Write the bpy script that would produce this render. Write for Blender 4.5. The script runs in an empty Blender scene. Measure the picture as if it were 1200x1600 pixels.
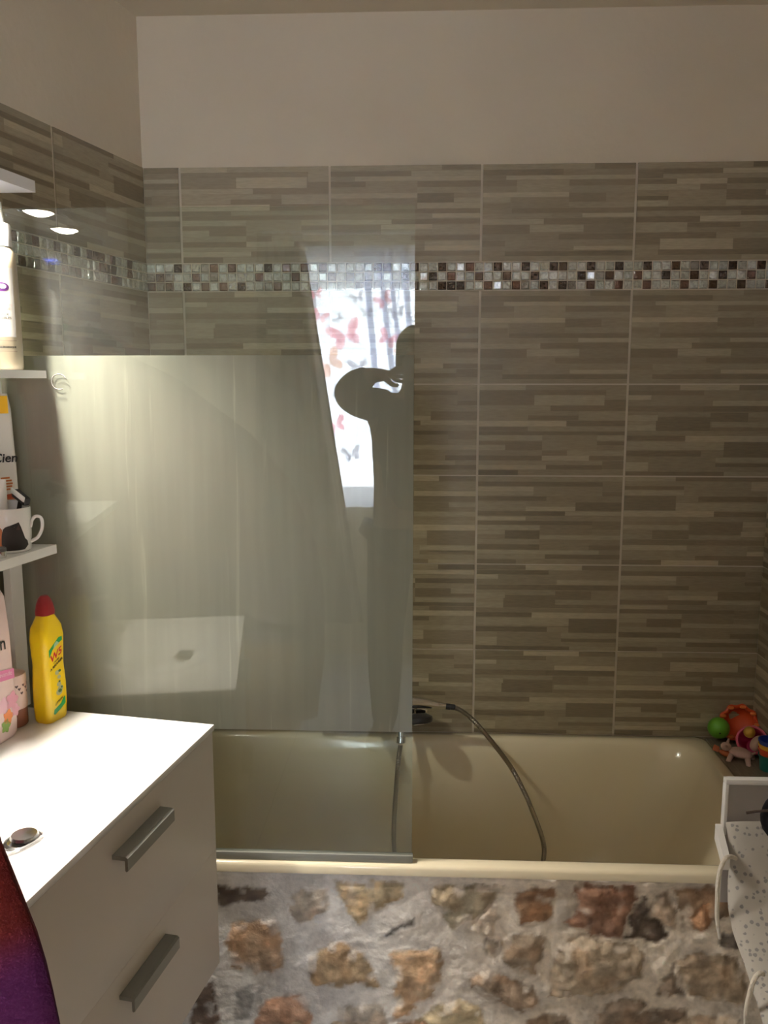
import bpy, bmesh, math, random
import numpy as np
from mathutils import Vector, Matrix, noise
R = math.radians
SC = bpy.context.scene
COL = SC.collection
rng = random.Random(7)

# ------------------------------------------------------------------ camera, sky, exposure
cd = bpy.data.cameras.new('camera')
cam = bpy.data.objects.new('camera', cd)
COL.objects.link(cam)
cam.location = (-0.157, -2.330, 1.597)
cam.rotation_euler = (R(90 - 8.575), 0, R(2.496))
cd.sensor_fit = 'VERTICAL'
cd.sensor_height = 24.0
cd.lens = 1311.2 / 1600 * 24.0
cd.clip_start = 0.005
SC.camera = cam
SC.view_settings.view_transform = 'Standard'
SC.view_settings.look = 'None'
SC.view_settings.gamma = 1
SC.view_settings.exposure = 0.02
SC.cycles.use_denoising = True
SC.cycles.max_bounces = 14
SC.cycles.diffuse_bounces = 6
SC.cycles.transparent_max_bounces = 16
SC.cycles.sample_clamp_indirect = 6.0
SC.cycles.caustics_reflective = True
SC.cycles.caustics_refractive = False

DAYLIGHT = 66.0
SPOT_GLOW = 90.0
SPOT_WATT = 82.0
SPOT_COLOR = (1.0, 0.92, 0.80)
world = bpy.data.worlds.new('sky')
SC.world = world
world.use_nodes = True
bgn = world.node_tree.nodes['Background']
bgn.inputs[0].default_value = (0.86, 0.93, 1.0, 1)
bgn.inputs[1].default_value = DAYLIGHT

pd = bpy.data.lights.new('window_daylight_portal', 'AREA')
pd.shape = 'RECTANGLE'
pd.size, pd.size_y = 0.68, 1.22
pd.cycles.is_portal = True
po = bpy.data.objects.new('window_daylight_portal', pd)
COL.objects.link(po)
po.location = (-0.46, -3.90, 1.575)
po.rotation_euler = (R(90), 0, R(0))

# ------------------------------------------------------------------ materials
def _nt(name):
    m = bpy.data.materials.new(name)
    m.use_nodes = True
    nt = m.node_tree
    return m, nt, nt.nodes['Principled BSDF'], nt.nodes['Material Output']

def N(nt, t, **kw):
    n = nt.nodes.new(t)
    for k, v in kw.items():
        setattr(n, k, v)
    return n

def mat(name, col=(.5, .5, .5), rough=.5, metal=0., attr=False, var=0., vscale=20., vstretch=(1, 1, 1),
        bump=0., bscale=60., bstretch=(1, 1, 1), emit=None, spec=.5, trans=0., coat=0., sub=0., sheen=0., alpha=1.):
    m, nt, p, out = _nt(name)
    L = nt.links
    p.inputs['Roughness'].default_value = rough
    p.inputs['Metallic'].default_value = metal
    p.inputs['Specular IOR Level'].default_value = spec
    p.inputs['Coat Weight'].default_value = coat
    p.inputs['Transmission Weight'].default_value = trans
    p.inputs['Sheen Weight'].default_value = sheen
    p.inputs['Alpha'].default_value = alpha
    if sub:
        p.inputs['Subsurface Weight'].default_value = sub
        p.inputs['Subsurface Radius'].default_value = (.01, .006, .004)
    if attr:
        a = N(nt, 'ShaderNodeAttribute', attribute_name='Col')
        src = a.outputs['Color']
    else:
        c = N(nt, 'ShaderNodeRGB')
        c.outputs[0].default_value = (*col, 1)
        src = c.outputs[0]
    tc = N(nt, 'ShaderNodeTexCoord')
    if var:
        mp = N(nt, 'ShaderNodeMapping')
        mp.inputs['Scale'].default_value = vstretch
        L.new(tc.outputs['Object'], mp.inputs[0])
        nz = N(nt, 'ShaderNodeTexNoise')
        nz.inputs['Scale'].default_value = vscale
        nz.inputs['Detail'].default_value = 6
        L.new(mp.outputs[0], nz.inputs['Vector'])
        mr = N(nt, 'ShaderNodeMapRange')
        mr.inputs[1].default_value, mr.inputs[2].default_value = .25, .75
        mr.inputs[3].default_value, mr.inputs[4].default_value = 1 - var, 1 + var
        L.new(nz.outputs[0], mr.inputs[0])
        mx = N(nt, 'ShaderNodeVectorMath', operation='SCALE')
        L.new(src, mx.inputs[0])
        L.new(mr.outputs[0], mx.inputs['Scale'])
        src = mx.outputs[0]
    L.new(src, p.inputs['Base Color'])
    if bump:
        mp2 = N(nt, 'ShaderNodeMapping')
        mp2.inputs['Scale'].default_value = bstretch
        L.new(tc.outputs['Object'], mp2.inputs[0])
        nb = N(nt, 'ShaderNodeTexNoise')
        nb.inputs['Scale'].default_value = bscale
        nb.inputs['Detail'].default_value = 5
        L.new(mp2.outputs[0], nb.inputs['Vector'])
        bp = N(nt, 'ShaderNodeBump')
        bp.inputs['Strength'].default_value = bump
        bp.inputs['Distance'].default_value = .01
        L.new(nb.outputs[0], bp.inputs['Height'])
        L.new(bp.outputs[0], p.inputs['Normal'])
    if emit:
        p.inputs['Emission Color'].default_value = (*emit[:3], 1)
        p.inputs['Emission Strength'].default_value = emit[3]
    return m

def thin_glass(name, tint=(.93, .965, .94), film=0.):
    m, nt, p, out = _nt(name)
    L = nt.links
    nt.nodes.remove(p)
    g = N(nt, 'ShaderNodeNewGeometry')
    dt = N(nt, 'ShaderNodeVectorMath', operation='DOT_PRODUCT')
    L.new(g.outputs['Normal'], dt.inputs[0])
    L.new(g.outputs['Incoming'], dt.inputs[1])
    ab = N(nt, 'ShaderNodeMath', operation='ABSOLUTE')
    L.new(dt.outputs['Value'], ab.inputs[0])
    om = N(nt, 'ShaderNodeMath', operation='SUBTRACT')
    om.inputs[0].default_value = 1
    L.new(ab.outputs[0], om.inputs[1])
    pw = N(nt, 'ShaderNodeMath', operation='POWER')
    pw.inputs[1].default_value = 5
    L.new(om.outputs[0], pw.inputs[0])
    ma = N(nt, 'ShaderNodeMath', operation='MULTIPLY_ADD')
    ma.inputs[1].default_value = .955
    ma.inputs[2].default_value = .045
    L.new(pw.outputs[0], ma.inputs[0])
    tr = N(nt, 'ShaderNodeBsdfTransparent')
    tr.inputs[0].default_value = (*tint, 1)
    gl = N(nt, 'ShaderNodeBsdfGlossy')
    gl.inputs['Roughness'].default_value = 0.0
    gl.inputs[0].default_value = (1, 1, 1, 1)
    mx = N(nt, 'ShaderNodeMixShader')
    L.new(ma.outputs[0], mx.inputs[0])
    L.new(tr.outputs[0], mx.inputs[1])
    L.new(gl.outputs[0], mx.inputs[2])
    if film:
        tc = N(nt, 'ShaderNodeTexCoord')
        nz = N(nt, 'ShaderNodeTexNoise')
        nz.inputs['Scale'].default_value = 9
        nz.inputs['Detail'].default_value = 8
        L.new(tc.outputs['Object'], nz.inputs['Vector'])
        mr = N(nt, 'ShaderNodeMapRange')
        mr.inputs[1].default_value, mr.inputs[2].default_value = .3, .75
        mr.inputs[3].default_value, mr.inputs[4].default_value = film * .6, film * 1.5
        L.new(nz.outputs[0], mr.inputs[0])
        df = N(nt, 'ShaderNodeBsdfDiffuse')
        df.inputs[0].default_value = (.8, .8, .78, 1)
        m3 = N(nt, 'ShaderNodeMixShader')
        L.new(mr.outputs[0], m3.inputs[0])
        L.new(mx.outputs[0], m3.inputs[1])
        L.new(df.outputs[0], m3.inputs[2])
        mx = m3
    L.new(mx.outputs[0], out.inputs[0])
    return m

def sheer(name, col, transp, transl, attr=False, streak=False):
    """cloth or frosting that passes light: transparent + translucent + diffuse"""
    m, nt, p, out = _nt(name)
    L = nt.links
    nt.nodes.remove(p)
    tr = N(nt, 'ShaderNodeBsdfTransparent')
    tl = N(nt, 'ShaderNodeBsdfTranslucent')
    df = N(nt, 'ShaderNodeBsdfDiffuse')
    for s in (tl, df):
        s.inputs[0].default_value = (*col, 1)
    if streak:
        tc = N(nt, 'ShaderNodeTexCoord')
        mp = N(nt, 'ShaderNodeMapping')
        mp.inputs['Scale'].default_value = (1, 1, .06)
        L.new(tc.outputs['Object'], mp.inputs[0])
        nz = N(nt, 'ShaderNodeTexNoise')
        nz.inputs['Scale'].default_value = 45
        nz.inputs['Detail'].default_value = 7
        L.new(mp.outputs[0], nz.inputs['Vector'])
        rp = N(nt, 'ShaderNodeValToRGB')
        rp.color_ramp.elements[0].position = .3
        rp.color_ramp.elements[1].position = .8
        rp.color_ramp.elements[0].color = (*[c * .96 for c in col], 1)
        rp.color_ramp.elements[1].color = (*[min(1, c * 1.10) for c in col], 1)
        L.new(nz.outputs[0], rp.inputs[0])
        mp3 = N(nt, 'ShaderNodeMapping')                       # lime runs down the frosting
        mp3.inputs['Scale'].default_value = (1, 1, .035)
        L.new(tc.outputs['Object'], mp3.inputs[0])
        n3 = N(nt, 'ShaderNodeTexNoise')
        n3.inputs['Scale'].default_value = 62
        n3.inputs['Detail'].default_value = 3
        n3.inputs['Distortion'].default_value = .6
        L.new(mp3.outputs[0], n3.inputs['Vector'])
        mr3 = N(nt, 'ShaderNodeMapRange')
        mr3.inputs[1].default_value, mr3.inputs[2].default_value = .66, .74
        mr3.inputs[3].default_value, mr3.inputs[4].default_value = 1, 1.22
        L.new(n3.outputs[0], mr3.inputs[0])
        sc3 = N(nt, 'ShaderNodeVectorMath', operation='SCALE')
        L.new(rp.outputs[0], sc3.inputs[0])
        L.new(mr3.outputs[0], sc3.inputs['Scale'])
        for s in (tl, df):
            L.new(sc3.outputs[0], s.inputs[0])
    m1 = N(nt, 'ShaderNodeMixShader')
    m1.inputs[0].default_value = transl
    L.new(df.outputs[0], m1.inputs[1])
    L.new(tl.outputs[0], m1.inputs[2])
    m2 = N(nt, 'ShaderNodeMixShader')
    m2.inputs[0].default_value = transp
    L.new(m1.outputs[0], m2.inputs[1])
    L.new(tr.outputs[0], m2.inputs[2])
    L.new(m2.outputs[0], out.inputs[0])
    return m

M = {}
M['plaster'] = mat('plaster', (.75, .67, .54), .9, var=.05, vscale=3, bump=.12, bscale=40)
M['ceiling'] = mat('ceiling_paint', (.75, .67, .54), .9, bump=.1, bscale=30)
M['tile'] = mat('strip_tile', rough=.38, attr=True, var=.13, vscale=40, vstretch=(1, 1, 7), bump=.06, bscale=70, bstretch=(1, 1, 5), spec=.35)
M['grout'] = mat('grout', (.64, .575, .47), .9, bump=.1, bscale=200)
M['mosaic'] = mat('glass_mosaic', rough=.13, metal=.40, attr=True, var=.30, vscale=160, bump=.5, bscale=95, coat=1.)
M['ledge'] = mat('ledge_tile', (.23, .185, .13), .4, var=.25, vscale=25, vstretch=(8, 1, 1))
M['enamel'] = mat('cream_enamel', (.84, .75, .55), .16, spec=.5, coat=.4)
M['stone'] = mat('stone', rough=.92, attr=True, var=.16, vscale=70, bump=.5, bscale=60)
M['floor'] = mat('grey_floor_tile', (.55, .55, .55), .4, var=.08, vscale=9)
M['white'] = mat('white_lacquer', (.80, .79, .77), .28)
M['front'] = mat('drawer_front', (.66, .62, .575), .4)
M['ceramic'] = mat('white_ceramic', (.86, .85, .83), .06, coat=.5)
M['handle'] = mat('brushed_aluminium', (.30, .305, .28), .55, metal=.25)
M['steel'] = mat('dark_steel', (.42, .42, .42), .22, metal=1)
M['chrome'] = mat('chrome', (.75, .75, .74), .08, metal=1)
M['hose'] = mat('hose_steel', (.42, .39, .33), .28, metal=1)
M['dark'] = mat('dark_plastic', (.02, .02, .022), .35)
M['glass'] = thin_glass('clear_glass', film=.016)
M['pane'] = thin_glass('window_glass', (.97, .98, .98))
M['frost'] = sheer('frosting', (.66, .62, .56), 0, .64, streak=True)
M['seal'] = mat('grey_seal', (.25, .25, .22), .4)
M['mirror'] = mat('mirror', (.85, .87, .86), .02, metal=1)
M['lens'] = mat('lamp_lens', (1, 1, 1), .4, emit=(*SPOT_COLOR, SPOT_GLOW))
M['sheer'] = sheer('sheer_curtain', (.84, .86, .97), .14, .80)
M['drape'] = mat('beige_drape', (.35, .32, .26), .9, var=.1, vscale=14)

# ------------------------------------------------------------------ mesh helpers
class MB:
    def __init__(self, F=None):
        self.bm = bmesh.new()
        self.cl = self.bm.loops.layers.float_color.new('Col')
        self.F = F or Matrix()
    def _paint(self, faces, col, mi):
        for f in faces:
            f.material_index = mi
            if col is not None:
                for l in f.loops:
                    l[self.cl] = (*col[:3], 1)
    def vs(self, pts):
        return [self.bm.verts.new(self.F @ Vector(p)) for p in pts]
    def face(self, pts, col=None, mi=0):
        f = self.bm.faces.new(self.vs(pts))
        self._paint([f], col, mi)
        return f
    def box(self, x0, x1, y0, y1, z0, z1, bev=0., seg=2, col=None, mi=0):
        v = self.vs([(x, y, z) for z in (z0, z1) for y in (y0, y1) for x in (x0, x1)])
        idx = [(0, 2, 3, 1), (4, 5, 7, 6), (0, 1, 5, 4), (2, 6, 7, 3), (0, 4, 6, 2), (1, 3, 7, 5)]
        fs = [self.bm.faces.new([v[i] for i in q]) for q in idx]
        self._paint(fs, col, mi)
        if bev:
            es = list({e for f in fs for e in f.edges})
            r = bmesh.ops.bevel(self.bm, geom=es, offset=bev, segments=seg, affect='EDGES', profile=.6)
            self._paint(r['faces'], col, mi)
        return self
    def loft(self, rings, cap0=True, cap1=True, col=None, mi=0, closed=True):
        rv = [self.vs(r) for r in rings]
        fs = []
        for a, b in zip(rv[:-1], rv[1:]):
            n = len(a)
            for i in range(n if closed else n - 1):
                j = (i + 1) % n
                fs.append(self.bm.faces.new((a[i], a[j], b[j], b[i])))
        if closed and cap0:
            fs.append(self.bm.faces.new(rv[0][::-1]))
        if closed and cap1:
            fs.append(self.bm.faces.new(rv[-1]))
        self._paint(fs, col, mi)
        return self
    def lathe(self, prof, c=(0, 0, 0), ax=(0, 0, 1), seg=32, col=None, mi=0, caps=True):
        q = Vector(ax).to_track_quat('Z', 'Y')
        c = Vector(c)
        rings = [[c + q @ Vector((max(r, 1e-5) * math.cos(2 * math.pi * k / seg), max(r, 1e-5) * math.sin(2 * math.pi * k / seg), z)) for k in range(seg)] for r, z in prof]
        return self.loft(rings, caps, caps, col, mi)
    def tube(self, pts, rad, seg=12, sub=8, col=None, mi=0, ribs=0.):
        P = [Vector(p) for p in pts]
        rr = list(rad) if hasattr(rad, '__len__') else [rad] * len(P)
        if sub > 1:
            Q, q = [], []
            for i in range(len(P) - 1):
                p0, p1, p2, p3 = P[max(i - 1, 0)], P[i], P[i + 1], P[min(i + 2, len(P) - 1)]
                for k in range(sub):
                    t = k / sub
                    Q.append(.5 * ((2 * p1) + (p2 - p0) * t + (2 * p0 - 5 * p1 + 4 * p2 - p3) * t * t + (3 * p1 - p0 - 3 * p2 + p3) * t ** 3))
                    q.append(rr[i] * (1 - t) + rr[i + 1] * t)
            Q.append(P[-1]); q.append(rr[-1])
            P, rr = Q, q
        T = [(P[min(i + 1, len(P) - 1)] - P[max(i - 1, 0)]).normalized() for i in range(len(P))]
        up = Vector((0, 0, 1)) if abs(T[0].z) < .9 else Vector((1, 0, 0))
        nn = (up - T[0] * up.dot(T[0])).normalized()
        rings = []
        for i, p in enumerate(P):
            nn = (nn - T[i] * nn.dot(T[i])).normalized()
            b = T[i].cross(nn)
            r = rr[i] * (1 + (ribs if i % 2 else 0))
            rings.append([p + (nn * math.cos(2 * math.pi * k / seg) + b * math.sin(2 * math.pi * k / seg)) * r for k in range(seg)])
        return self.loft(rings, True, True, col, mi)
    def ball(self, c, r, seg=24, col=None, mi=0, rot=None):
        r = (r, r, r) if not hasattr(r, '__len__') else r
        q = rot or Matrix()
        n = seg // 2
        rings = []
        for i in range(1, n):
            a = math.pi * i / n
            rings.append([Vector(c) + q.to_3x3() @ Vector((r[0] * math.sin(a) * math.cos(2 * math.pi * k / seg), r[1] * math.sin(a) * math.sin(2 * math.pi * k / seg), -r[2] * math.cos(a))) for k in range(seg)])
        return self.loft(rings, True, True, col, mi)
    def torus(self, c, R0, r, ax=(0, 0, 1), seg=36, sg=10, col=None, mi=0, wob=0, wn=8, a0=0., a1=2 * math.pi):
        q = Vector(ax).to_track_quat('Z', 'Y')
        full = abs(a1 - a0) > 6.28
        rings = []
        for k in range(seg + (0 if full else 1)):
            a = a0 + (a1 - a0) * k / seg
            RR = R0 * (1 + wob * math.cos(wn * a))
            e = Vector((math.cos(a), math.sin(a), 0))
            rings.append([Vector(c) + q @ (e * (RR + r * math.cos(2 * math.pi * j / sg)) + Vector((0, 0, r * math.sin(2 * math.pi * j / sg)))) for j in range(sg)])
        if full:
            rings.append(rings[0])
            return self.loft(rings, False, False, col, mi)
        return self.loft(rings, True, True, col, mi)
    def grid(self, f, nu, nv, col=None, mi=0):
        vv = [[self.bm.verts.new(self.F @ Vector(f(i / nu, j / nv))) for j in range(nv + 1)] for i in range(nu + 1)]
        fs = []
        for i in range(nu):
            for j in range(nv):
                fs.append(self.bm.faces.new((vv[i][j], vv[i + 1][j], vv[i + 1][j + 1], vv[i][j + 1])))
                if callable(col):
                    self._paint([fs[-1]], col((i + .5) / nu, (j + .5) / nv), mi)
        if not callable(col):
            self._paint(fs, col, mi)
        return self
    def prism(self, pts, thick, col=None, mi=0):
        """polygon pts (3d, planar) thickened along the vector thick"""
        th = Vector(thick)
        return self.loft([[Vector(p) for p in pts], [Vector(p) + th for p in pts]], True, True, col, mi)
    def build(self, name, mats, parent=None, smooth=True, angle=40, kind=None, label=None, mods=()):
        bm = self.bm
        bmesh.ops.remove_doubles(bm, verts=bm.verts, dist=1e-6)
        bmesh.ops.recalc_face_normals(bm, faces=bm.faces)
        org = Vector((0, 0, 0))
        me = bpy.data.meshes.new(name)
        o = bpy.data.objects.new(name, me)
        COL.objects.link(o)
        if parent is not None:
            bpy.context.view_layer.update()
            mw = world_of(parent)
            bm.transform(mw.inverted())
            o.parent = parent
        bm.to_mesh(me)
        bm.free()
        for m in (mats if isinstance(mats, (list, tuple)) else [mats]):
            me.materials.append(m)
        if smooth:
            me.shade_smooth()
            try:
                me.set_sharp_from_angle(angle=R(angle))
            except Exception:
                pass
        if kind:
            o['kind'] = kind
        if label:
            o['label'] = label
        for t, kw in mods:
            md = o.modifiers.new(t.lower(), t)
            for k, v in kw.items():
                setattr(md, k, v)
        return o

def world_of(o):
    m = Matrix.LocRotScale(o.location, o.rotation_euler, o.scale)
    return world_of(o.parent) @ m if o.parent else m

def thing(name, label, cat, loc=(0, 0, 0), rz=0., group=None):
    o = bpy.data.objects.new(name, None)
    o.empty_display_size = .05
    COL.objects.link(o)
    o.location = loc
    o.rotation_euler = (0, 0, rz)
    o['label'] = label
    o['category'] = cat
    if group:
        o['group'] = group
    return o

def tag(o, label, cat, group=None):
    o['label'] = label
    o['category'] = cat
    if group:
        o['group'] = group
    return o

def text_mesh(s, size, fn, thick=.0004, bold=0., shear=0., align='CENTER'):
    """letters laid on a surface: fn(u, v, depth) -> point"""
    cu = bpy.data.curves.new('lettering', 'FONT')
    cu.body = s
    cu.size = size
    cu.align_x = align
    cu.shear = shear
    cu.offset = bold
    cu.resolution_u = 3
    ob = bpy.data.objects.new('lettering', cu)
    COL.objects.link(ob)
    dg = bpy.context.evaluated_depsgraph_get()
    me = bpy.data.meshes.new_from_object(ob.evaluated_get(dg))
    bpy.data.objects.remove(ob)
    bm = bmesh.new()
    bm.from_mesh(me)
    bpy.data.meshes.remove(me)
    mb = MB()
    bmesh.ops.triangulate(bm, faces=bm.faces)
    for f in bm.faces:
        mb.face([fn(v.co.x, v.co.y, thick) for v in f.verts])
    bm.free()
    return mb

def frame(loc, deg):
    return Matrix.Translation(Vector(loc)) @ Matrix.Rotation(R(deg), 4, 'Z')

# ------------------------------------------------------------------ the setting
ZF, ZC = 0.06, 2.55          # floor, ceiling
ZT = 2.173                   # top of the tiling
KW = 0.229                   # how far the left wall swings out per metre
XR = 0.800                   # right wall
YB = -3.72                   # wall behind the photographer
def wallx(y):
    return -0.907 + KW * y
LW_LEN = math.hypot(1, KW)
EU = Vector((-KW, -1, 0)).normalized()        # along the left wall, towards the camera
EN = Vector((1, -KW, 0)).normalized()         # out of the left wall
A_W = Vector((-0.907, 0, 0))

def structure(name, mb, m, **kw):
    return mb.build(name, m, kind='structure', smooth=False, **kw)

b = MB()
b.face([(wallx(YB), YB, ZF), (XR, YB, ZF), (XR, 0, ZF), (wallx(0), 0, ZF)])
b.prism([(wallx(YB), YB, ZF - .05), (XR, YB, ZF - .05), (XR, 0, ZF - .05), (wallx(0), 0, ZF - .05)], (0, 0, .049))
floor = structure('floor', b, M['floor'])
g = MB()
for k in range(7):
    y = -.85 - k * .45
    g.box(wallx(y), XR if y > -2.86 else -.126, y - .002, y + .002, ZF, ZF + .0006)
for k in range(6):
    x = XR - .15 - k * .45
    y1 = -.74 if x > -1.07 else (x + .907) / KW
    g.box(x - .002, x + .002, YB, y1 - .01, ZF, ZF + .0006)
g.build('floor_joints', mat('floor_joint', (.16, .16, .16), .8), floor, smooth=False)

b = MB()
b.prism([(wallx(YB) - .1, YB - .1, ZC), (XR + .1, YB - .1, ZC), (XR + .1, .1, ZC), (wallx(0) - .1, .1, ZC)], (0, 0, .08))
structure('ceiling', b, M['ceiling'])

wall_back = structure('wall_back', MB().box(wallx(0) - .1, XR + .1, 0, .12, ZF, ZC), M['plaster'])
wall_right = structure('wall_right', MB().box(XR, XR + .12, YB, 0, ZF, ZC), M['plaster'])
b = MB()
b.prism([(wallx(0), 0, ZF), (wallx(YB), YB, ZF), (wallx(YB), YB, ZC), (wallx(0), 0, ZC)], -EN * .12)
wall_left = structure('wall_left', b, M['plaster'])
WX0, WX1, WZ0, WZ1 = -0.80, -0.13, 0.965, 2.185           # window opening
b = MB()
XL = wallx(YB) - .12
b.box(XL, WX0, YB - .22, YB, ZF, ZC).box(WX1, XR + .12, YB - .22, YB, ZF, ZC)
b.box(WX0, WX1, YB - .22, YB, ZF, WZ0).box(WX0, WX1, YB - .22, YB, WZ1, ZC)
structure('wall_front', b, M['plaster'])
b = MB()
y0, y1 = YB - .20, YB - .14
for x0, x1 in ((WX0, WX0 + .045), (WX1 - .045, WX1)):
    b.box(x0, x1, y0, y1, WZ0, WZ1)
b.box(WX0 + .045, WX1 - .045, y0, y1, WZ0, WZ0 + .045).box(WX0 + .045, WX1 - .045, y0, y1, WZ1 - .045, WZ1)
win = structure('window_1', b, M['white'])
structure('wall_daylight_blocker', MB().box(-.125, XR, YB, -2.86, ZF, ZC), M['plaster'])  # unseen wall, added to keep window daylight off the right side
MB().box(WX0 + .04, WX1 - .04, YB - .172, YB - .168, WZ0 + .04, WZ1 - .04).build('pane', M['pane'], win, smooth=False)

# ---- tile prints: (x0, x1, y0, y1, tone) with y from the top edge
PA = [(.72,1,0,.06,.2),(0,.72,0,.055,.4),(0,.52,.055,.115,.15),(.52,1,.06,.12,.33),(.15,1,.12,.16,.62),(0,.15,.12,.16,.3),(0,.22,.165,.225,.25),(.22,.56,.165,.29,.45),(.56,1,.165,.225,.22),
      (0,.22,.225,.29,.36),(.56,1,.23,.29,.45),(0,.56,.29,.34,.65),(.56,.8,.30,.39,.22),(.8,1,.29,.39,.36),(0,.18,.34,.39,.48),(.19,.56,.35,.455,.33),(.56,1,.40,.45,.42),(0,.18,.40,.455,.3),(.19,1,.455,.505,.2),
      (0,.45,.51,.56,.45),(.65,1,.51,.55,.65),(0,.40,.565,.62,.55),(.4,1,.56,.62,.2),(0,.31,.625,.72,.2),(.31,.66,.63,.70,.58),(.66,1,.62,.72,.3),(.5,1,.72,.78,.22),(0,.5,.72,.78,.35),(0,.15,.79,.85,.25),
      (.15,1,.79,.85,.42),(.6,1,.85,.89,.65),(0,.15,.85,.95,.4),(.15,1,.90,.95,.18),(0,1,.955,1,.42)]
PB = [(0,.31,0,.055,.62),(.31,1,0,.055,.42),(0,.85,.055,.11,.25),(.37,.84,.11,.22,.62),(0,.37,.11,.22,.3),(.84,1,.16,.28,.25),(.85,1,.055,.16,.45),(.48,.84,.225,.285,.25),(0,.48,.225,.28,.5),
      (0,.6,.285,.385,.42),(.33,.67,.335,.385,.22),(.67,1,.29,.39,.5),(0,.59,.395,.455,.72),(.59,1,.39,.45,.22),(0,.33,.46,.505,.25),(.33,1,.46,.5,.45),(0,1,.51,.55,.22),(0,.43,.555,.61,.58),(.43,.8,.555,.72,.42),
      (.8,1,.555,.61,.58),(.8,1,.62,.66,.18),(.8,1,.66,.72,.35),(0,.18,.62,.66,.25),(0,.18,.66,.72,.55),(.18,.43,.62,.72,.22),(0,.43,.72,.78,.45),(.43,.6,.72,.78,.28),(.6,1,.72,.78,.52),(0,.43,.78,.835,.18),
      (.43,.75,.78,.835,.65),(.75,1,.78,.83,.25),(0,.84,.84,.88,.48),(.84,1,.84,.93,.25),(0,.46,.885,.935,.65),(.46,.84,.885,.935,.2),(0,.27,.945,1,.12),(.27,1,.945,1,.45)]
PC = [(.34,.73,0,.055,.7),(0,.34,0,.055,.28),(.73,1,0,.055,.2),(0,.5,.06,.11,.2),(.5,1,.06,.16,.38),(0,.15,.11,.16,.68),(.15,.55,.11,.22,.4),(.56,1,.17,.225,.65),(0,.15,.17,.22,.35),(0,.5,.23,.29,.22),(.5,1,.23,.29,.2),
      (.2,.55,.30,.34,.42),(0,.2,.33,.39,.55),(.55,.8,.3,.4,.25),(.8,1,.3,.35,.45),(0,.19,.39,.44,.48),(.19,.55,.35,.5,.22),(.56,1,.405,.46,.5),(0,.19,.44,.5,.55),(.55,1,.46,.5,.3),(0,1,.505,.55,.38),(0,.39,.555,.61,.2),
      (.39,1,.555,.62,.65),(0,.65,.62,.71,.52),(.65,1,.625,.79,.2),(.32,.65,.67,.725,.35),(0,.5,.725,.785,.18),(.6,1,.795,.85,.5),(0,.15,.85,.95,.58),(.15,.6,.79,.95,.4),(.6,1,.86,.9,.18),(.6,1,.9,.95,.4),(0,.66,.955,1,.18),(.66,1,.955,1,.5)]
PD = [(0,.85,.06,.11,.2),(0,1,0,.05,.45),(.85,1,.055,.16,.35),(0,.38,.115,.165,.72),(.38,.85,.115,.22,.4),(.85,1,.17,.22,.22),(0,.38,.165,.215,.55),(0,.47,.225,.275,.2),(.47,1,.225,.28,.4),(0,.33,.285,.385,.5),(.33,.67,.34,.39,.68),
      (.33,.67,.285,.34,.45),(.67,1,.29,.385,.2),(0,.6,.395,.445,.2),(.6,1,.395,.44,.6),(0,.33,.455,.5,.7),(.33,1,.45,.5,.42),(0,.79,.505,.55,.2),(.79,1,.505,.6,.28),(0,.43,.555,.61,.58),(.43,.79,.555,.66,.35),(0,.19,.615,.66,.55),
      (.19,.43,.615,.71,.18),(.43,1,.665,.715,.58),(0,.19,.66,.71,.35),(0,.43,.715,.77,.48),(.43,.6,.72,.83,.38),(0,.43,.775,.835,.18),(.77,1,.78,.835,.2),(0,.84,.84,.885,.6),(.47,1,.89,.94,.2),(0,.47,.89,.94,.5),(0,.27,.95,1,.2),(.27,1,.95,1,.42)]
def flip(P):
    return [(1 - c, 1 - a, 1 - e, 1 - d, t) for a, c, d, e, t in P]
PRINTS = {'A': PA, 'B': PB, 'C': PC, 'D': PD, 'a': flip(PA), 'b': flip(PB), 'c': flip(PC), 'd': flip(PD)}
def tone(t):
    t = max(0., min(1., t))
    lo, hi = Vector((.160, .126, .078)), Vector((.68, .595, .42))
    return tuple(lo.lerp(hi, t ** 1.12))
def one_tile(mb, P, r, h, full_w, key, shift=0.):
    """P(u, z, d) maps wall metres to a point; tile spans u in r, z in h; the print is cut to the tile"""
    u0, u1 = r
    z0, z1 = h
    D = .006
    pts = [P(u0, z0, 0), P(u1, z0, 0), P(u1, z1, 0), P(u0, z1, 0)]
    q = [P(u0, z0, D), P(u1, z0, D), P(u1, z1, D), P(u0, z1, D)]
    mb.loft([pts, q], False, True, tone(.38 + rng.uniform(-.04, .04)))
    sh = rng.uniform(-.05, .05)
    for k, (a, c, d, e, t) in enumerate(PRINTS[key]):
        x0 = max(u0, u0 - shift + a * full_w)
        x1 = min(u1, u0 - shift + c * full_w)
        if x1 - x0 < .004:
            continue
        zz1 = z1 - d * (z1 - z0)
        zz0 = z1 - e * (z1 - z0)
        dd = D + .00012 + .000035 * k + (.0004 if t > .5 else 0)
        j = rng.uniform(-.03, .03)
        mb.face([P(x0, zz0, dd), P(x1, zz0, dd), P(x1, zz1, dd), P(x0, zz1, dd)], tone(t + sh + j))
ROWS = [(1.923, 2.173), (1.600, 1.850), (1.350, 1.600), (1.100, 1.350), (.850, 1.100), (.600, .850), (.350, .600), (.10, .350)]
MOS = (1.850, 1.923)
GV, GH = .0032, .0020
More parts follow.
